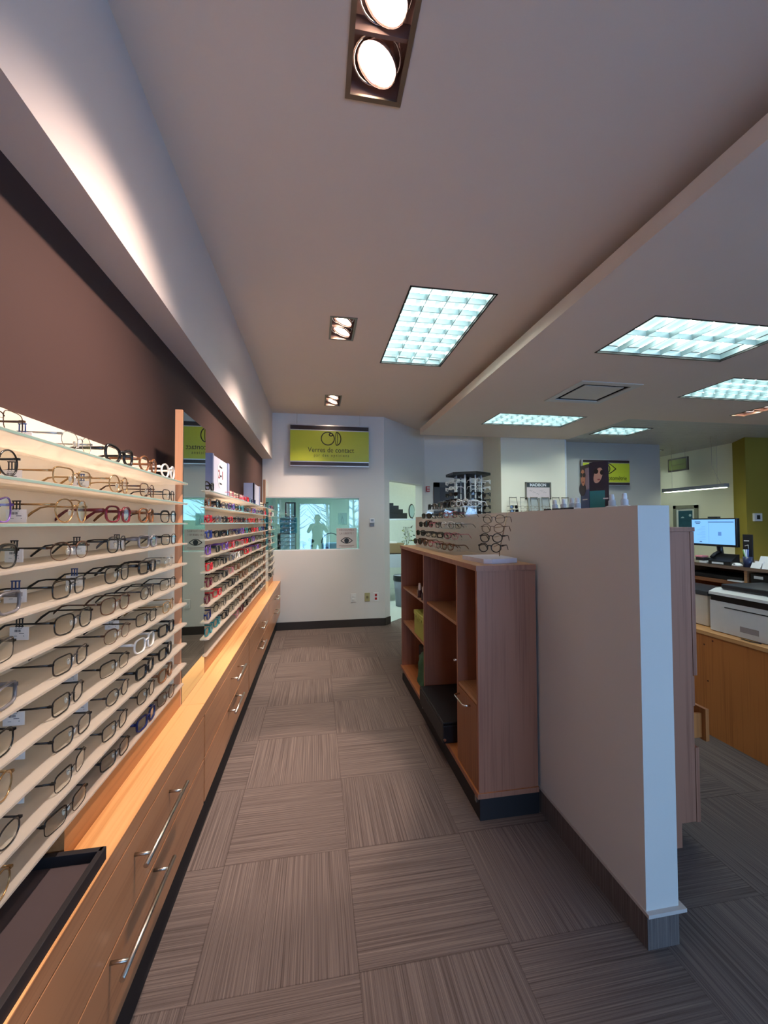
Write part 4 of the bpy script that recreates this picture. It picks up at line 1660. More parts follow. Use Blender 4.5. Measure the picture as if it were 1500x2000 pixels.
# ------------------------------------------------------------------ acrylic rack on the cabinet top
t = empty('acrylic_rack', (.95, 2.9, KZ), 'long clear acrylic eyewear rack with four tiers on the walnut cabinet', 'display rack')
for ya in (2.46, 2.93, 3.42):
    mb = MB()
    mb.prism([(.86, KZ + .001), (1.06, KZ + .001), (1.03, 1.53), (.97, 1.545)], ya, ya + .008, 'y')
    mb.done('upright_panel', M_ACRYL, t)
RT = [1.262, 1.334, 1.406, 1.478]
for k, z in enumerate(RT):
    mb = MB()
    xx = .862 + k * .026
    mb.box(xx - .02, xx + .09, 2.468, 3.42, z - .005, z)
    mb.done('tier_shelf', M_ACRYL, t)
mb = MB()
mb.box(.86, 1.06, 2.44, 3.44, KZ + .0005, KZ + .004)
mb.done('base_sheet', M_ACRYL, t)
rk = ['gd_round', 'bk_pl', 'pk_sf', 'gr_rect', 'to_sf', 'cl_sf', 'bk_pl', 'bk_thick', 'cl_rd', 'bk_round']
for k, z in enumerate(RT):
    xx = .855 + k * .026
    for j in range(6):
        y = 2.55 + j * .158
        random.seed(77 + k * 10 + j)
        last = j == 5 or (j == 4 and k % 2 == 0)
        st = (('soft', 'plastic', 'black', True) if random.random() < .5 else ('aviator', 'thick', 'brown', True)) if last else S[random.choice(rk)][:3]
        wd = 'dark sunglasses' if last else {v[:3]: v[3] for v in S.values()}[st] + ' glasses'
        pair(xx, y, z, st, '%s, %s along the %s tier of the acrylic rack' % (wd, ['nearest', 'second', 'third', 'fourth', 'fifth', 'farthest'][j], ['lowest', 'second', 'third', 'top'][k]),
             'eyewear on the acrylic rack', rz=PI + random.uniform(.1, .55), detail=1, cat='sunglasses' if last else 'eyeglasses', name='sunglasses' if last else 'eyeglasses')
# heap of sunglasses on top of the rack
mb = MB()
mb.box(.93, 1.07, 2.46, 3.43, 1.546, 1.551)
topb = mb.done('top_sheet', M_ACRYL, t)
heap = [(2.60, 'clear', 0), (2.72, 'grey', 1), (2.86, 'silver', 0), (3.02, 'black', 1), (3.16, 'clear', 0), (3.30, 'black', 1), (2.56, 'clear', 0), (2.68, 'silver', 0), (2.80, 'black', 1), (2.90, 'black', 1), (3.0, 'grey', 1), (3.12, 'silver', 0), (3.24, 'black', 1), (3.36, 'black', 1)]
for k, (y, c, dk) in enumerate(heap):
    random.seed(300 + k)
    pair((.965 if k > 5 else 1.035) + random.uniform(-.01, .01), y, 1.552, (random.choice(['aviator', 'soft', 'round']), 'thick', c, bool(dk)),
         '%s %s on the rack top, %s of its %s row' % (c, 'sunglasses' if dk else 'glasses', ORD[k + 1 if k < 6 else k - 5], 'back' if k < 6 else 'front'), 'eyewear heaped on the rack top',
         rz=PI + random.uniform(-.7, .7), detail=1, cat='sunglasses' if dk else 'eyeglasses', name='sunglasses' if dk else 'eyeglasses')

# marble based stand with four round glasses, near end
t = empty('eyewear_stand', (.95, 2.06, KZ), 'white marble based metal eyewear stand near the front of the cabinet', 'display stand')
mb = MB()
mb.prism([(.825, 2.19), (.842, 1.935), (.875, 1.905), (1.035, 1.95), (1.035, 2.20)], KZ + .0005, KZ + .024)
mb.done('marble_base', mat('marble', (214, 210, 222), .3, noise=.12, nscale=14), t)
mb = MB()
mb.sweep([(1.0, 2.08, KZ + .024), (1.0, 2.08, KZ + .055), (1.055, 2.09, 1.50)], .003, .003, seg=6)
for k in range(4):
    z = 1.288 + k * .050
    mb.sweep([(1.005 + k * .011, 2.083, z + .035), (.93 + k * .009, 2.0 + .01 * k, z + .03)], .0018, .0018, seg=5)
mb.done('metal_rod', mat('rod_brass', (150, 126, 104), .35, metal=.9), t)
for k, (c, kd) in enumerate((('black', 'plastic'), ('black', 'plastic'), ('brown', 'metal'), ('gunmetal', 'metal'))):
    pair(.905 + k * .014, 2.0 + k * .012, 1.286 + k * .051 - (.0 if k else 0), ('round', kd, c), '%s round glasses on the marble stand, %s of four' % (c, ['lowest', 'second lowest', 'second highest', 'topmost'][k]),
         'round glasses on the marble stand', rz=PI + .80, detail=2)

# ------------------------------------------------------------------ things on the partition
PX = 1.163
for k, (y, lab) in enumerate(((1.352, 'nearest the partition end'), (1.418, 'just right of the portraits'), (1.632, 'just left of the portraits'), (1.672, 'second left of the portraits'), (1.735, 'third left of the portraits'), (1.805, 'farthest along the partition top'))):
    spray(PX, y, 1.5045, mat('clear_white_body', (206, 212, 222), .2), 'white lens spray on a round foot, ' + lab, 'lens sprays on the partition', .052, .0135, stand=True, cap=M_WHITE)
    if k > 1:
        mb = MB()
        mb.box(PX - .05, PX - .03, y - .018, y + .018, 1.5042, 1.512, bev=.002)
        o = mb.done('lens_cloth_case', M_BLACK)
        tag(o, 'small black case beside the lens spray ' + lab, 'case', 'black cases on the partition')
t = empty('sunglasses_display', (PX, 1.515, 1.504), 'dark folding counter display with two portraits in sunglasses', 'display')
# two panels meeting in a ridge
A_, B_, C_ = Vector((PX - .008, 1.592)), Vector((PX - .022, 1.517)), Vector((PX + .012, 1.448))
H0, H1 = 1.5045, 1.697


def pan(mb, P, Q, u0, u1, z0, z1, off, th=.0008):
    d = (Q - P)
    n_ = Vector((-d.y, d.x)).normalized()
    if n_.x > 0:
        n_ = -n_
    a = P + d * u0 + n_ * off
    b = P + d * u1 + n_ * off
    c = b + n_ * th
    e_ = a + n_ * th
    mb.prism([tuple(a), tuple(b), tuple(c), tuple(e_)], z0, z1)


def blob(mb, P, Q, u, z, ru, rz_, off, a0=0, a1=2 * PI, tilt=0, n=18):
    d = (Q - P)
    L = d.length
    n_ = Vector((-d.y, d.x)).normalized()
    if n_.x > 0:
        n_ = -n_
    dd = d.normalized()
    fr, bk = [], []
    for i in range(n):
        t_ = a0 + (a1 - a0) * i / n
        du, dz = ru * math.cos(t_), rz_ * math.sin(t_)
        du, dz = du * math.cos(tilt) - dz * math.sin(tilt), du * math.sin(tilt) + dz * math.cos(tilt)
        p = P + dd * (u * L + du) + n_ * off
        p2 = p + n_ * .0006
        bk.append(mb.bm.verts.new((p.x, p.y, z + dz)))
        fr.append(mb.bm.verts.new((p2.x, p2.y, z + dz)))
    for f in (bk[::-1], fr):
        mb.bm.faces.new(f).material_index = mb.mi
    for i in range(n):
        j = (i + 1) % n
        mb.bm.faces.new((bk[i], bk[j], fr[j], fr[i])).material_index = mb.mi


mb = MB()
pan(mb, A_, B_, 0, 1, H0, H1 - .004, 0, .003)
pan(mb, B_, C_, 0, 1, H0, H1, 0, .003)
mb.done('board', mat('display_dark', (40, 38, 56), .35), t)
mb = MB()
pan(mb, A_, B_, 0, 1, H0, H0 + .085, .003)
mb.mi = 1
pan(mb, B_, C_, 0, .8, H0, H0 + .072, .003)
mb.mi = 2
pan(mb, A_, B_, .55, 1, H0 + .08, H1 - .02, .003)
mb.mi = 3
blob(mb, A_, B_, .25, H0 + .085, .03, .03, .0042)
mb.done('printed_background', [mat('print_navy', (44, 74, 134), .35), mat('print_teal', (30, 130, 132), .35), mat('print_lilac', (168, 158, 180), .4), mat('print_coat', (34, 34, 58), .4)], t)
mb = MB()
blob(mb, A_, B_, .36, H0 + .135, .020, .036, .005, tilt=.1)
mb.done('printed_face', mat('print_skin', (226, 172, 142), .45), t)
mb = MB()
blob(mb, B_, C_, .48, H0 + .135, .017, .033, .005, tilt=-.3)
mb.done('printed_face', mat('print_skin', (206, 150, 124), .45), t)
mb = MB()
blob(mb, A_, B_, .20, H0 + .147, .010, .010, .006)
blob(mb, A_, B_, .52, H0 + .145, .011, .010, .006)
blob(mb, B_, C_, .38, H0 + .152, .009, .010, .006)
blob(mb, B_, C_, .68, H0 + .146, .007, .010, .006)
mb.done('printed_sunglasses', M_BLACK, t)
mb = MB()
blob(mb, A_, B_, .38, H0 + .115, .007, .003, .006)
blob(mb, B_, C_, .52, H0 + .118, .006, .003, .006)
mb.mi = 1
pan(mb, A_, B_, .25, .8, H0 + .036, H0 + .041, .004)
pan(mb, B_, C_, .72, .98, H0 + .036, H0 + .041, .004)
mb.done('printed_lettering', [mat('print_lips', (170, 80, 76), .4), M_WHITE], t)

# ------------------------------------------------------------------ carousel beyond the partition
cx, cy_ = 1.82, 4.62
t = empty('eyewear_carousel', (cx, cy_, 0), 'tall floor carousel with black hexagonal top and clear tubes of sunglasses', 'display carousel')
mb = MB()
mb.prism([(cx + .27 * math.cos(PI / 6 + k * PI / 3), cy_ + .27 * math.sin(PI / 6 + k * PI / 3)) for k in range(6)], 2.005, 2.035)
mb.done('top_plate', M_BLACK, t)
mb = MB()
mb.cyl((cx, cy_, 0), (cx, cy_, .04), .26, seg=24)
mb.cyl((cx, cy_, .04), (cx, cy_, 2.0), .02)
mb.done('base_and_post', M_BLACKM, t)
for k in range(8):
    a = 2 * PI * k / 8 + .2
    mb = MB()
    x, y = cx + .16 * math.cos(a), cy_ + .16 * math.sin(a)
    mb.cyl((x, y, .5), (x, y, 2.005), .010, seg=8)
    mb.done('tube', mat('tube_white', (222, 226, 226), .15), t)
for k in range(6):
    a = 2 * PI * k / 6 + .5
    for j in range(7):
        z = 1.90 - j * .075
        st = ('soft', 'plastic', 'clear') if j < 2 else ('soft', 'thick', 'black', True)
        if math.sin(a) > .75:
            continue
        pair(cx + .265 * math.cos(a), cy_ + .265 * math.sin(a), z, st, '%s on the %s tier, %s' % ('clear glasses' if j < 2 else 'black sunglasses', ['top', 'second', 'third', 'fourth', 'fifth', 'sixth', 'seventh'][j], ['carousel side toward the column', 'back right carousel side', 'back left carousel side', 'carousel side facing the aisle', 'carousel side facing the viewer', 'front right carousel side'][k]),
             'eyewear on the carousel', rz=a, detail=0, cat='eyeglasses' if j < 2 else 'sunglasses', name='eyeglasses' if j < 2 else 'sunglasses')

# ------------------------------------------------------------------ column display
t = empty('wall_ledge', (3.35, 5.7, 1.40), 'pale ledge shelf on the front of the white column', 'shelf')
mb = MB()
mb.box(2.82, 3.93, 5.60, 5.779, 1.40, 1.42)
mb.done('board', M_WHITE, t)
for x in (3.0, 3.7):
    mb = MB()
    mb.prism([(5.62, 1.40), (5.779, 1.40), (5.779, 1.28)], x, x + .015, 'x')
    mb.done('bracket', M_STEEL, t)
racks = [(2.98, 'dark'), (3.16, 'pale'), (3.33, 'grey'), (3.52, 'grey'), (3.70, 'wire'), (3.86, 'wire')]
rw = ['leftmost', 'second from the left', 'third from the left', 'fourth from the left', 'fifth from the left', 'rightmost']
for k, (x, kd) in enumerate(racks):
    t = empty('rack_tower', (x, 5.68, 1.42), 'small metal eyewear rack on the column ledge, ' + rw[k], 'display rack', 'metal racks on the column ledge')
    mb = MB()
    for s_ in (-1, 1):
        mb.sweep([(x + s_ * .065 - (.03 if s_ < 0 else 0), 5.62, 1.42), (x + s_ * .055, 5.72, 1.83)], .004, .004, seg=6)
    mb.sweep([(x - .06, 5.718, 1.82), (x + .06, 5.718, 1.82)], .007, .007, seg=6)
    mb.done('frame', mat('rack_metal', (130, 122, 108), .35, metal=.7), t)
    if kd == 'grey':
        mb = MB()
        mb.box(x - .085, x + .085, 5.735, 5.74, 1.44, 1.82)
        mb.done('back_card', mat('card_grey', (170, 172, 168), .6), t)
    for j in range(4):
        z = 1.45 + j * .065
        if kd == 'wire' and j > 2:
            continue
        st = ('aviator', 'plastic', 'black', True) if kd == 'dark' else ('soft', 'metal', 'gold')
        pair(x, 5.635 + j * .016, z, st, '%s on the %s rack of the column ledge, %s' % ('black sunglasses' if kd == 'dark' else 'thin gold glasses', rw[k], ['lowest', 'second up', 'third up', 'topmost'][j]),
             'eyewear on the column racks', rz=-PI / 2, detail=0, cat='sunglasses' if kd == 'dark' else 'eyeglasses', name='sunglasses' if kd == 'dark' else 'eyeglasses')
t = empty('framed_sign', (3.43, 5.76, 1.8), 'framed pink and dark sign reading MADISON on the white column', 'sign')
mb = MB()
for a, b, c, d in ((3.215, 3.235, 1.80, 2.065), (3.63, 3.65, 1.80, 2.065), (3.215, 3.65, 2.05, 2.065), (3.215, 3.65, 1.80, 1.815)):
    mb.box(a, b, 5.757, 5.779, c, d)
mb.done('frame', mat('frame_taupe', (120, 112, 100), .4), t)
mb = MB()
mb.box(3.235, 3.63, 5.768, 5.774, 1.815, 2.0)
pk = mb.done('print', mat('print_pink', (222, 200, 196), .5), t)
mb = MB()
mb.box(3.235, 3.63, 5.767, 5.774, 1.985, 2.05)
mb.done('dark_strip', mat('strip_dark', (60, 66, 66), .5), t)
text('MADISON', .062, M_WHITE, t, (3.43, 5.765, 2.02), (PI / 2, 0, 0), bold=.002)
mb = MB()
random.seed(12)
for k in range(5):
    x = 3.28 + k * .06
    z = 1.93 - (k % 3) * .025
    mb.sweep([(x, 5.767, z), (x + .02, 5.767, z + .012), (x + .035, 5.767, z - .006), (x + .055, 5.767, z + .004)], .0015, .001, (0, 1, 0), seg=4)
mb.done('handwriting', M_INK, pk)

# ------------------------------------------------------------------ tall cabinet behind the partition
t = empty('tall_cabinet', (1.46, 2.4, 0), 'walnut tall cabinet standing behind the low partition', 'cabinet')
TY0, TY1 = 1.56, 3.2
mb = MB()
mb.prism([(1.235, 0), (1.60, 0), (1.60, .105), (1.675, .105), (1.675, 1.40), (1.235, 1.40)], TY0 + .004, TY0 + .024, 'y')
mb.done('side_panel', M_WALV, t)
mb = MB()
mb.box(1.235, 1.675, TY0 + .024, TY1, .105, 1.40)
mb.box(1.235, 1.60, TY0 + .024, TY1, 0, .105)
mb.done('carcass', M_WALI, t)
mb = MB()
mb.box(1.232, 1.70, TY0, TY1, 1.401, 1.42, bev=.001)
mb.done('top_board', M_WALV, t)
for k in range(3):
    mb = MB()
    y = TY0 + .003 + k * .54
    mb.box(1.678, 1.698, y, y + .535, .75 if k == 0 else .10, 1.40, bev=.001)
    d_ = mb.done('door', M_WALV, t)
mb = MB()
mb.box(1.678, 1.698, TY0 + .003, TY0 + .54, .10, .43, bev=.001)
mb.done('door', M_WALV, t)
mb = MB()
mb.box(1.755, 1.773, TY0 + .02, TY0 + .50, .44, .585, bev=.001)
mb.box(1.60, 1.755, TY0 + .04, TY0 + .052, .45, .56)
mb.box(1.60, 1.755, TY0 + .47, TY0 + .482, .45, .56)
mb.box(1.60, 1.755, TY0 + .052, TY0 + .47, .45, .456)
dwr = mb.done('drawer', M_DESKF, t)
dwr['label'] = 'drawer standing slightly open'
mb = MB()
mb.box(1.70, 1.712, TY0 + .03, TY0 + .05, .60, .735, bev=.002)
mb.done('handle', M_WALV, t)
mb = MB()
mb.box(1.29, 1.33, 1.60, 1.66, 1.4205, 1.435, bev=.003)
o = mb.done('small_device', M_BLACK)
tag(o, 'tiny black device on top of the tall cabinet beside the partition', 'device')

# ------------------------------------------------------------------ desk, hutch and equipment at right
t = empty('reception_desk', (3.0, 2.0, 0), 'oak work desk with plain orange-brown front at the right', 'desk')
mb = MB()
mb.box(2.625, 2.645, .3, 3.1, 0, .670)
mb.done('front_panel', M_DESKF, t)
mb = MB()
mb.box(2.615, 3.6, .3, 3.1, .670, .695, bev=.001)
mb.done('worktop', M_DESKT, t)
mb = MB()
for y in (.3, 3.08):
    mb.box(2.645, 3.6, y, y + .02, 0, .67)
mb.done('side_panel', M_DESKF, t)
mb = MB()
for y, z in ((2.36, .60), (2.30, .64), (2.34, .36)):
    mb.cyl((2.6235, y, z), (2.6255, y, z), .006, seg=10)
mb.done('knot', mat('knot_brown', (96, 52, 34), .6), t)
HX = 3.1
t = empty('desk_hutch', (3.3, 2.2, .695), 'dark topped hutch with open pigeonholes on the oak desk', 'hutch')
mb = MB()
mb.box(HX - .02, 3.75, .9, 3.1, 1.082, 1.107, bev=.002)
mb.done('top_board', M_DKTOP, t)
for y in (.92, 1.5, 2.455, 3.08):
    mb = MB()
    mb.box(HX, 3.6, y - .01, y + .01, .696, 1.082)
    mb.done('upright', M_WALH, t)
mb = MB()
mb.box(HX, 3.6, 2.465, 3.07, .965, .99)
mb.box(HX, 3.6, 1.51, 2.445, .93, .95)
mb.done('shelf', wood('hutch_shelf', (150, 96, 62), (120, 74, 46), 1, .45), t)
mb = MB()
mb.box(3.58, 3.6, .93, 3.07, .696, 1.08)
mb.done('back_board', M_WALI, t)
# small loose things in the pigeonholes
mb = MB()
mb.box(HX + .03, HX + .33, 2.50, 2.98, .9905, 1.02, bev=.004)
o = mb.done('document_folder', M_BLACKM)
tag(o, 'flat black folder in the left pigeonhole of the hutch', 'folder')
mb = MB()
mb.box(HX - .01, HX + .16, 2.47, 2.58, .9905, .999)
o = mb.done('paper_sheet', M_WHITE)
tag(o, 'white sheets at the right end of the left pigeonhole', 'paper')
t = empty('file_box', (3.2, 2.3, .951), 'black file box with white label in the right pigeonhole', 'file box')
mb = MB()
mb.box(HX + .01, HX + .30, 2.10, 2.43, .951, 1.065, bev=.003)
mb.done('box', M_BLACK, t)
mb = MB()
mb.box(HX + .008, HX + .0105, 2.345, 2.405, 1.03, 1.05)
mb.done('label_card', M_WHITE, t)
# monitor
def rotbox(mb, c, ex, sx_, sy_, z0, z1, bev=0):
    pass


MX, MYc = 3.12, 2.70
t = empty('computer_monitor', (MX + .05, MYc, 1.107), 'computer monitor showing a blue screen on the hutch', 'monitor')
M0, M1 = 2.525, 2.895
mb = MB()
mb.box(MX, MX + .03, M0, M1, 1.245, 1.468, bev=.004)
mb.done('bezel', M_BLACK, t)
mb = MB()
mb.box(MX - .0015, MX, M0 + .012, M1 - .008, 1.262, 1.458)
scr = mb.done('screen', mat('screen_blue', (118, 176, 238), .3, emit=.34), t)
mb = MB()
mb.box(MX - .003, MX - .0015, 2.545, 2.745, 1.436, 1.441)
mb.box(MX - .003, MX - .0015, 2.81, 2.86, 1.436, 1.442)
mb.box(MX - .003, MX - .0015, 2.815, 2.85, 1.424, 1.428)
mb.box(MX - .003, MX - .0015, 2.80, 2.82, 1.275, 1.281)
mb.done('screen_text', mat('screen_ink', (36, 52, 96), .5), scr)
mb = MB()
for k in range(9):
    mb.box(MX - .003, MX - .0015, 2.77, 2.77 + .03 + .02 * (k % 3), 1.40 - k * .013, 1.4015 - k * .013)
mb.box(MX - .003, MX - .0015, 2.64, 2.665, 1.33, 1.36)
mb.box(MX - .003, MX - .0015, 2.52 + .22, 2.52 + .2205, 1.27, 1.43)
mb.done('screen_detail', mat('screen_mid', (92, 140, 206), .5, emit=.25), scr)
mb = MB()
mb.cyl((MX + .07, MYc, 1.12), (MX + .04, MYc, 1.30), .02)
mb.box(MX + .05, MX + .20, MYc - .11, MYc + .11, 1.1075, 1.12, bev=.004)
mb.done('stand', M_BLACK, t)
mb = MB()
mb.box(MX - .012, MX + .02, 2.66, 2.74, 1.469, 1.481, bev=.003)
mb.done('webcam', M_BLACK, t)
# telephone base, card reader
t = empty('telephone', (3.12, 2.6, 1.107), 'black desk telephone below the monitor', 'telephone')
mb = MB()
mb.prism([(3.083, 1.1075), (3.165, 1.1075), (3.165, 1.19), (3.15, 1.19), (3.083, 1.135)], 2.545, 2.72, 'y')
mb.done('body', M_BLACK, t)
mb = MB()
mb.sweep([(3.09, 2.70, 1.160), (3.12, 2.70, 1.185), (3.155, 2.70, 1.20)], .014, .01, (0, 0, 1), seg=8)
mb.done('handset', M_BLACKM, t)
mb = MB()
mb.box(3.081, 3.084, 2.60, 2.69, 1.112, 1.126)
mb.done('key_label', M_WHITE, t)
for k, (y0, y1, z0, z1, c, nm) in enumerate(((2.735, 2.80, 1.108, 1.125, (226, 226, 230), 'white card stack beside the telephone'), (2.76, 2.83, 1.126, 1.15, (34, 34, 38), 'black box under the pink note'), (2.775, 2.835, 1.151, 1.165, (224, 140, 150), 'pink note pad left of the telephone'))):
    mb = MB()
    mb.box(3.085, 3.15, y0, y1, z0, z1, bev=.002)
    o = mb.done(['card_stack', 'small_box', 'note_pad'][k], mat('pad_%d' % k, c, .6))
    tag(o, nm, ['cards', 'box', 'note pad'][k])
t = empty('computer_mouse', (3.1, 2.50, 1.107), 'white computer mouse on the hutch top below the monitor', 'mouse')
mb = MB()
g = bmesh.ops.create_icosphere(mb.bm, subdivisions=3, radius=1)
for v in mb.bm.verts:
    v.co = Vector((3.115 + .028 * v.co.x, 2.525 + .04 * v.co.y, 1.1078 + .024 * max(0, v.co.z)))
for f in mb.bm.faces:
    f.smooth = True
mb.done('shell', M_WHITE, t)
mb = MB()
mb.box(3.083, 3.090, 2.52, 2.53, 1.121, 1.126)
mb.done('wheel', M_BLACKM, t)
t = empty('leaflet_holder', (3.15, 2.46, 1.107), 'black leaflet stand with white markings right of the monitor', 'holder')
mb = MB()
mb.box(3.14, 3.15, 2.435, 2.50, 1.108, 1.345)
mb.done('board', mat('holder_black', (30, 32, 40), .4), t)
mb = MB()
mb.box(3.138, 3.14, 2.455, 2.49, 1.295, 1.302)
mb.sweep([(3.138, 2.485, 1.26), (3.138, 2.462, 1.268), (3.138, 2.458, 1.24)], .003, .001, (1, 0, 0), seg=5)
mb.done('printed_mark', M_WHITE, t)
t = empty('pen_cup', (3.11, 2.44, 1.107), 'blue cup of pens beside the leaflet stand', 'pen cup')
mb = MB()
mb.lathe([(0, 0), (.026, 0), (.028, .075), (.025, .075), (.022, .004), (0, .004)], (3.11, 2.445, 1.108), 16)
mb.done('cup', mat('cup_blue', (44, 52, 84), .3), t)
random.seed(4)
for k in range(5):
    mb = MB()
    a = random.uniform(0, 6.28)
    mb.cyl((3.11, 2.445, 1.115), (3.11 + .025 * math.cos(a), 2.445 + .025 * math.sin(a), 1.235), .0035, seg=8)
    mb.done('pen', mat('pen_%d' % (k % 3), [(200, 206, 220), (60, 80, 140), (120, 160, 90)][k % 3], .4), t)
for k, (y0, y1) in enumerate(((2.345, 2.41), (2.265, 2.335))):
    t = empty('card_holder', (3.1, (y0 + y1) / 2, 1.107), 'white card holder on the hutch top, %s of two' % ['left one' if k == 0 else 'right one'][0], 'card holder', 'white card holders')
    mb = MB()
    mb.prism([(3.085, 1.108), (3.155, 1.108), (3.185, 1.19), (3.18, 1.19), (3.145, 1.115), (3.10, 1.115), (3.11, 1.145), (3.105, 1.145)], y0, y1, 'y')
    mb.done('holder', M_WHITE, t)
    mb = MB()
    mb.prism([(3.11, 1.116), (3.115, 1.116), (3.13, 1.155), (3.125, 1.155)], y0 + .004, y1 - .004, 'y')
    mb.done('card_stack', mat('card_cream', (236, 236, 240), .6), t)
# printer
t = empty('laser_printer', (2.9, 2.1, .695), 'large white and black multifunction printer on the oak desk', 'printer')
PY1, PXf = 2.365, 2.685
mb = MB()
mb.prism([(PXf, .700), (3.08, .700), (3.08, .905), (PXf, .905)], 1.70, PY1, 'y')
mb.box(PXf - .004, PXf, 1.78, 2.275, .722, .872, bev=.0)
mb.done('body', mat('printer_white', (212, 212, 210), .4), t)
mb = MB()
mb.box(PXf - .006, PXf - .004, 1.80, 2.262, .868, .874)
mb.box(PXf + .03, 3.05, 1.72, 2.34, .6955, .701)
mb.done('seam', M_BLACKM, t)
mb = MB()
mb.box(PXf - .001, 3.07, 1.70, PY1 - .01, .905, .945)
mb.done('paper_slot', M_BLACK, t)
mb = MB()
mb.prism([(PXf - .008, .945), (3.08, .945), (3.08, .985), (PXf + .05, .985), (PXf - .006, .963)], 1.70, PY1 + .002, 'y')
mb.done('scanner_bed', MATS['printer_white'], t)
mb = MB()
mb.box(PXf + .035, 3.07, 1.71, PY1 - .05, .986, 1.018, bev=.006)
mb.done('scanner_lid', mat('printer_dark', (44, 44, 46), .35), t)
mb = MB()
mb.box(PXf - .0055, PXf - .0038, 2.055, 2.165, .735, .770)
mb.done('badge', mat('badge_grey', (150, 142, 142), .4), t)
mb = MB()
mb.sweep([(PXf - .02, 2.03, .70), (PXf - .035, 2.08, .699), (PXf - .03, 2.14, .6985)], .003, .003, seg=6)
o = mb.done('power_cable', M_BLACK)
tag(o, 'short black cable on the desk in front of the printer', 'cable')
t = empty('desktop_box', (2.85, 2.6, .695), 'white office machine with dark lid behind the large printer', 'machine')
mb = MB()
mb.box(2.74, 3.05, 2.43, 2.80, .700, .915, bev=.004)
mb.done('body', mat('machine_white', (206, 200, 192), .4), t)
mb = MB()
mb.box(2.735, 3.05, 2.425, 2.80, .9155, .945, bev=.002)
mb.done('lid', mat('lid_slate', (52, 58, 66), .3), t)
mb = MB()
mb.box(2.75, 3.04, 2.45, 2.78, .6955, .6995)
mb.done('foot', M_BLACKM, t)

# picture on the cream wall, pendant lamp
t = empty('framed_picture', (6.9, 6.5, 1.3), 'framed teal lake picture with pale mat on the cream wall', 'picture')
mb = MB()
for a, b, c, d in ((6.25, 6.31, 1.20, 1.74), (6.69, 6.75, 1.20, 1.74), (6.25, 6.75, 1.68, 1.74), (6.25, 6.75, 1.20, 1.26)):
    mb.box(6.87, 6.899, a, b, c, d)
mb.done('frame', mat('frame_greyish', (138, 138, 118), .5), t)
mb = MB()
mb.box(6.885, 6.89, 6.31, 6.69, 1.26, 1.68)
mb.done('mat_board', mat('mat_white', (232, 234, 222), .7), t)
mb = MB()
mb.box(6.881, 6.885, 6.355, 6.645, 1.30, 1.64)
pr = mb.done('print', mat('print_lake', (46, 92, 106), .5, noise=.35, nscale=9), t)
mb = MB()
mb.prism([(6.52, 1.50), (6.60, 1.50), (6.57, 1.52), (6.55, 1.53), (6.53, 1.515)], 6.879, 6.881, 'x')
mb.cyl((6.879, 6.40, 1.55), (6.881, 6.40, 1.55), .025)
mb.done('painted_shape', mat('shape_pale', (190, 214, 214), .5), pr)
t = empty('pendant_lamp', (5.95, 5.5, 1.95), 'long grey linear pendant lamp hanging before the cream wall', 'pendant lamp')
mb = MB()
mb.box(5.955, 6.045, 4.98, 6.05, 1.945, 2.0, bev=.004)
mb.box(5.95, 6.05, 6.05, 6.06, 1.94, 2.005)
mb.done('housing', mat('pendant_grey', (136, 138, 146), .4, metal=.3), t)
mb = MB()
mb.box(5.97, 6.03, 5.0, 6.03, 1.938, 1.945)
mb.done('tube', mat('pendant_tube', (230, 246, 220), .5, emit=5), t)
mb = MB()
for y in (5.12, 5.9):
    mb.cyl((6.0, y, 2.0), (6.0, y, ZL), .002, seg=5)
mb.sweep([(6.0, 5.06, 2.0), (5.98, 5.1, 2.1), (6.0, 5.2, 2.3), (6.0, 5.2, ZL)], .0025, .0025, seg=5)
mb.done('suspension_wire', M_STEEL, t)

# ------------------------------------------------------------------ outdoors seen in reflections
mb = MB()
mb.box(-12, 20, -30, -3.12, -.15, -.08)
o = struct(mb, 'ground_outside', mat('snow', (226, 232, 240), .8))
random.seed(21)
for k in range(7):
    x = -6.3 + (k % 4) * 3.4 + (k > 3) * 1.6
    y = -8.5 - (k > 3) * 3.5
    t = empty('bare_tree', (x, y, -.08), 'bare winter tree outside the shop front', 'tree', 'bare trees outside')
    mb = MB()
    mb.sweep([(x, y, -.08), (x + .05, y, 1.2), (x, y + .1, 2.6), (x + .1, y, 4.2)], [.10, .08, .06, .02], seg=7)
    tr = mb.done('trunk', mat('bark', (70, 66, 62), .9), t)
    mb = MB()
    for q in range(60):
        z = random.uniform(.6, 3.8)
        a = random.uniform(0, 2 * PI)
        L = random.uniform(.6, 1.5)
        p = Vector((x + .03, y, z))
        d = Vector((math.cos(a), math.sin(a), random.uniform(.1, .8)))
        mb.sweep([p, p + d * L * .5, p + d * L + Vector((0, 0, random.uniform(-.1, .3)))], [.035, .022, .01], seg=4)
    mb.done('branches', mat('snowy_bark', (150, 152, 156), .9), t)
# daylight portals in the shop front openings
for i, (a, b, c, d) in enumerate(SF):
    l = bpy.data.lights.new('daylight_portal', 'AREA')
    l.shape = 'RECTANGLE'
    l.size = b - a
    l.size_y = d - c
    l.cycles.is_portal = True
    o = bpy.data.objects.new('daylight_portal', l)
    COL.objects.link(o)
    o.location = ((a + b) / 2, -3.11, (c + d) / 2)
    o.rotation_euler = (PI / 2, 0, 0)

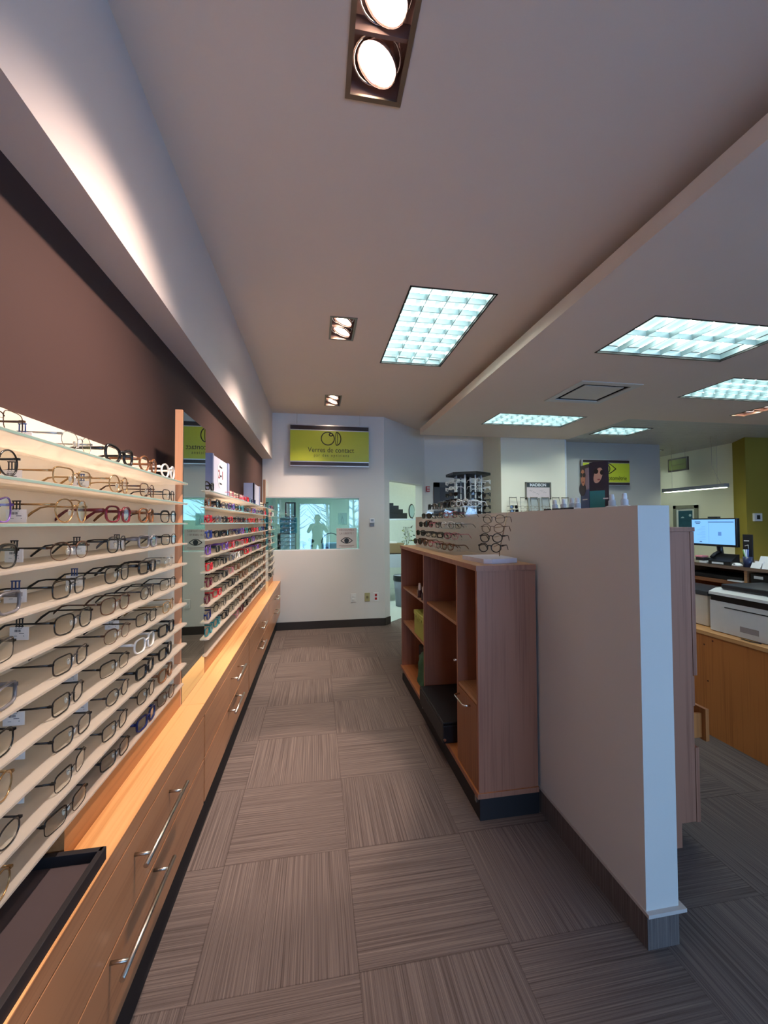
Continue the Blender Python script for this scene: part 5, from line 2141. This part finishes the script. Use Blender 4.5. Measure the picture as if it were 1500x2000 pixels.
# ------------------------------------------------------------------ the person who holds the phone (seen as a reflection in the far window)
def skinned(name, verts, edges, radii, mats, parent, sub=2, root=0):
    me = bpy.data.meshes.new('tmp')
    me.from_pydata(verts, edges, [])
    o = bpy.data.objects.new('tmp', me)
    COL.objects.link(o)
    o.modifiers.new('s', 'SKIN')
    sd = me.skin_vertices[0] if me.skin_vertices else None
    if sd is None:
        bm = bmesh.new()
        bm.from_mesh(me)
        bm.verts.layers.skin.verify()
        bm.to_mesh(me)
        bm.free()
        sd = me.skin_vertices[0]
    for i, r in enumerate(radii):
        sd.data[i].radius = r if isinstance(r, tuple) else (r, r)
        sd.data[i].use_root = i == root
    m = o.modifiers.new('u', 'SUBSURF')
    m.levels = sub
    m.render_levels = sub
    dg = bpy.context.evaluated_depsgraph_get()
    new = bpy.data.meshes.new_from_object(o.evaluated_get(dg))
    bpy.data.objects.remove(o)
    new.name = name
    new.materials.clear()
    for m_ in mats:
        new.materials.append(m_)
    for p in new.polygons:
        p.use_smooth = True
    q = bpy.data.objects.new(name, new)
    COL.objects.link(q)
    q.parent = parent
    return q


PXo, PYo = .03, -.46
t = empty('person', (PXo, PYo, 0), 'person in a dark coat holding up a phone, reflected in the far window', 'person')
M_SKIN = mat('skin', (206, 160, 138), .55)
M_COAT = mat('coat', (52, 52, 60), .8)
M_TROU = mat('trousers', (34, 36, 46), .85)
V, E_, Rr = [], [], []


def jv(x, y, z, r, link_to=None):
    V.append((x, y, z))
    Rr.append(r)
    if link_to is not None:
        E_.append((link_to, len(V) - 1))
    return len(V) - 1


pel = jv(0, 0, .95, (.165, .115))
sp = jv(0, 0, 1.12, (.145, .10), pel)
ch = jv(0, -.01, 1.28, (.165, .115), sp)
nk = jv(0, -.005, 1.42, (.062, .06), ch)
hd = jv(0, .015, 1.50, (.075, .085), nk)
hd2 = jv(0, .02, 1.585, (.078, .095), hd)
hd3 = jv(0, .01, 1.645, (.055, .07), hd2)
for sgn in (-1, 1):
    hp = jv(sgn * .095, 0, .88, (.095, .095), pel)
    kn = jv(sgn * .11, .02, .50, (.060, .062), hp)
    an = jv(sgn * .115, -.02, .10, (.040, .042), kn)
    hl = jv(sgn * .118, .02, .045, (.038, .04), an)
    jv(sgn * .13, .13, .035, (.036, .03), hl)
    sh_ = jv(sgn * .18, -.005, 1.36, (.062, .062), ch)
    el = jv(sgn * .27, .14, 1.17, (.046, .046), sh_)
    wr = jv(sgn * .115, .345, 1.355, (.028, .026), el)
    pa = jv(sgn * .085, .395, 1.40, (.034, .018), wr)
    # four fingers behind the phone and the thumb on its near face
    for f in range(4):
        a = jv(sgn * (.066 - f * .002), .43, 1.405 + f * .021 - .02, .0095, pa)
        b = jv(sgn * (.045 - f * .003), .447, 1.408 + f * .022 - .02, .0085, a)
        jv(sgn * (.022 + (f % 2) * .004), .446, 1.410 + f * .022 - .02, .0075, b)
    a = jv(sgn * .062, .392, 1.435, .011, pa)
    b = jv(sgn * .040, .402, 1.452, .0095, a)
    jv(sgn * .024, .412, 1.464, .008, b)
body = skinned('body', V, E_, Rr, [M_COAT, M_SKIN, M_TROU], t)
for p in body.data.polygons:
    c = p.center
    if c.z > 1.425 and abs(c.x) < .12 and c.y < .2 or (c.y > .335 and c.z > 1.3):
        p.material_index = 1
    elif c.z < .90:
        p.material_index = 2
mb = MB()
g = bmesh.ops.create_icosphere(mb.bm, subdivisions=3, radius=1)
for v in list(mb.bm.verts):
    c = v.co.copy()
    v.co = Vector((PXo + .088 * c.x, PYo - .005 + .105 * c.y, 1.60 + .092 * c.z - (.05 if c.y < -.1 and c.z < 0 else 0)))
kill = [v for v in mb.bm.verts if v.co.y > PYo + .055 and v.co.z < 1.635]
bmesh.ops.delete(mb.bm, geom=kill, context='VERTS')
for f in mb.bm.faces:
    f.smooth = True
mb.done('hair', mat('hair', (58, 42, 34), .7), t)
for sgn in (-1, 1):
    mb = MB()
    mb.lathe([(0, -.010), (.010, -.006), (.012, 0), (.010, .006), (0, .010)], (PXo + sgn * .03, PYo + .108, 1.575), 12)
    mb.done('eye', mat('eye_dark', (40, 34, 32), .2), t)
    mb = MB()
    mb.sweep([(PXo + sgn * .084, PYo + .0, 1.54), (PXo + sgn * .092, PYo - .004, 1.565), (PXo + sgn * .088, PYo + .002, 1.59)], [.006, .010, .006], [.014, .017, .012], (1, 0, 0), seg=8)
    mb.done('ear', M_SKIN, t)
mb = MB()
mb.sweep([(PXo, PYo + .108, 1.585), (PXo, PYo + .122, 1.555), (PXo, PYo + .118, 1.540)], [.006, .011, .012], [.006, .012, .008], (0, 1, 0), seg=8)
mb.done('nose', M_SKIN, t)
mb = MB()
mb.sweep([(PXo - .024, PYo + .098, 1.508), (PXo, PYo + .106, 1.507), (PXo + .024, PYo + .098, 1.508)], [.003, .006, .003], [.003, .005, .003], (0, 1, 0), seg=8)
mb.done('mouth', mat('lip', (160, 90, 84), .5), t)
t = empty('mobile_phone', (.03, -.026, 1.37), 'black mobile phone held up by the reflected person', 'phone')
mb = MB()
mb.box(-.008, .068, -.040, -.032, 1.372, 1.525, bev=.003)
mb.done('case', M_BLACK, t)
mb = MB()
mb.box(-.004, .064, -.0412, -.0400, 1.378, 1.519)
mb.done('screen', mat('phone_screen', (40, 44, 50), .1), t)
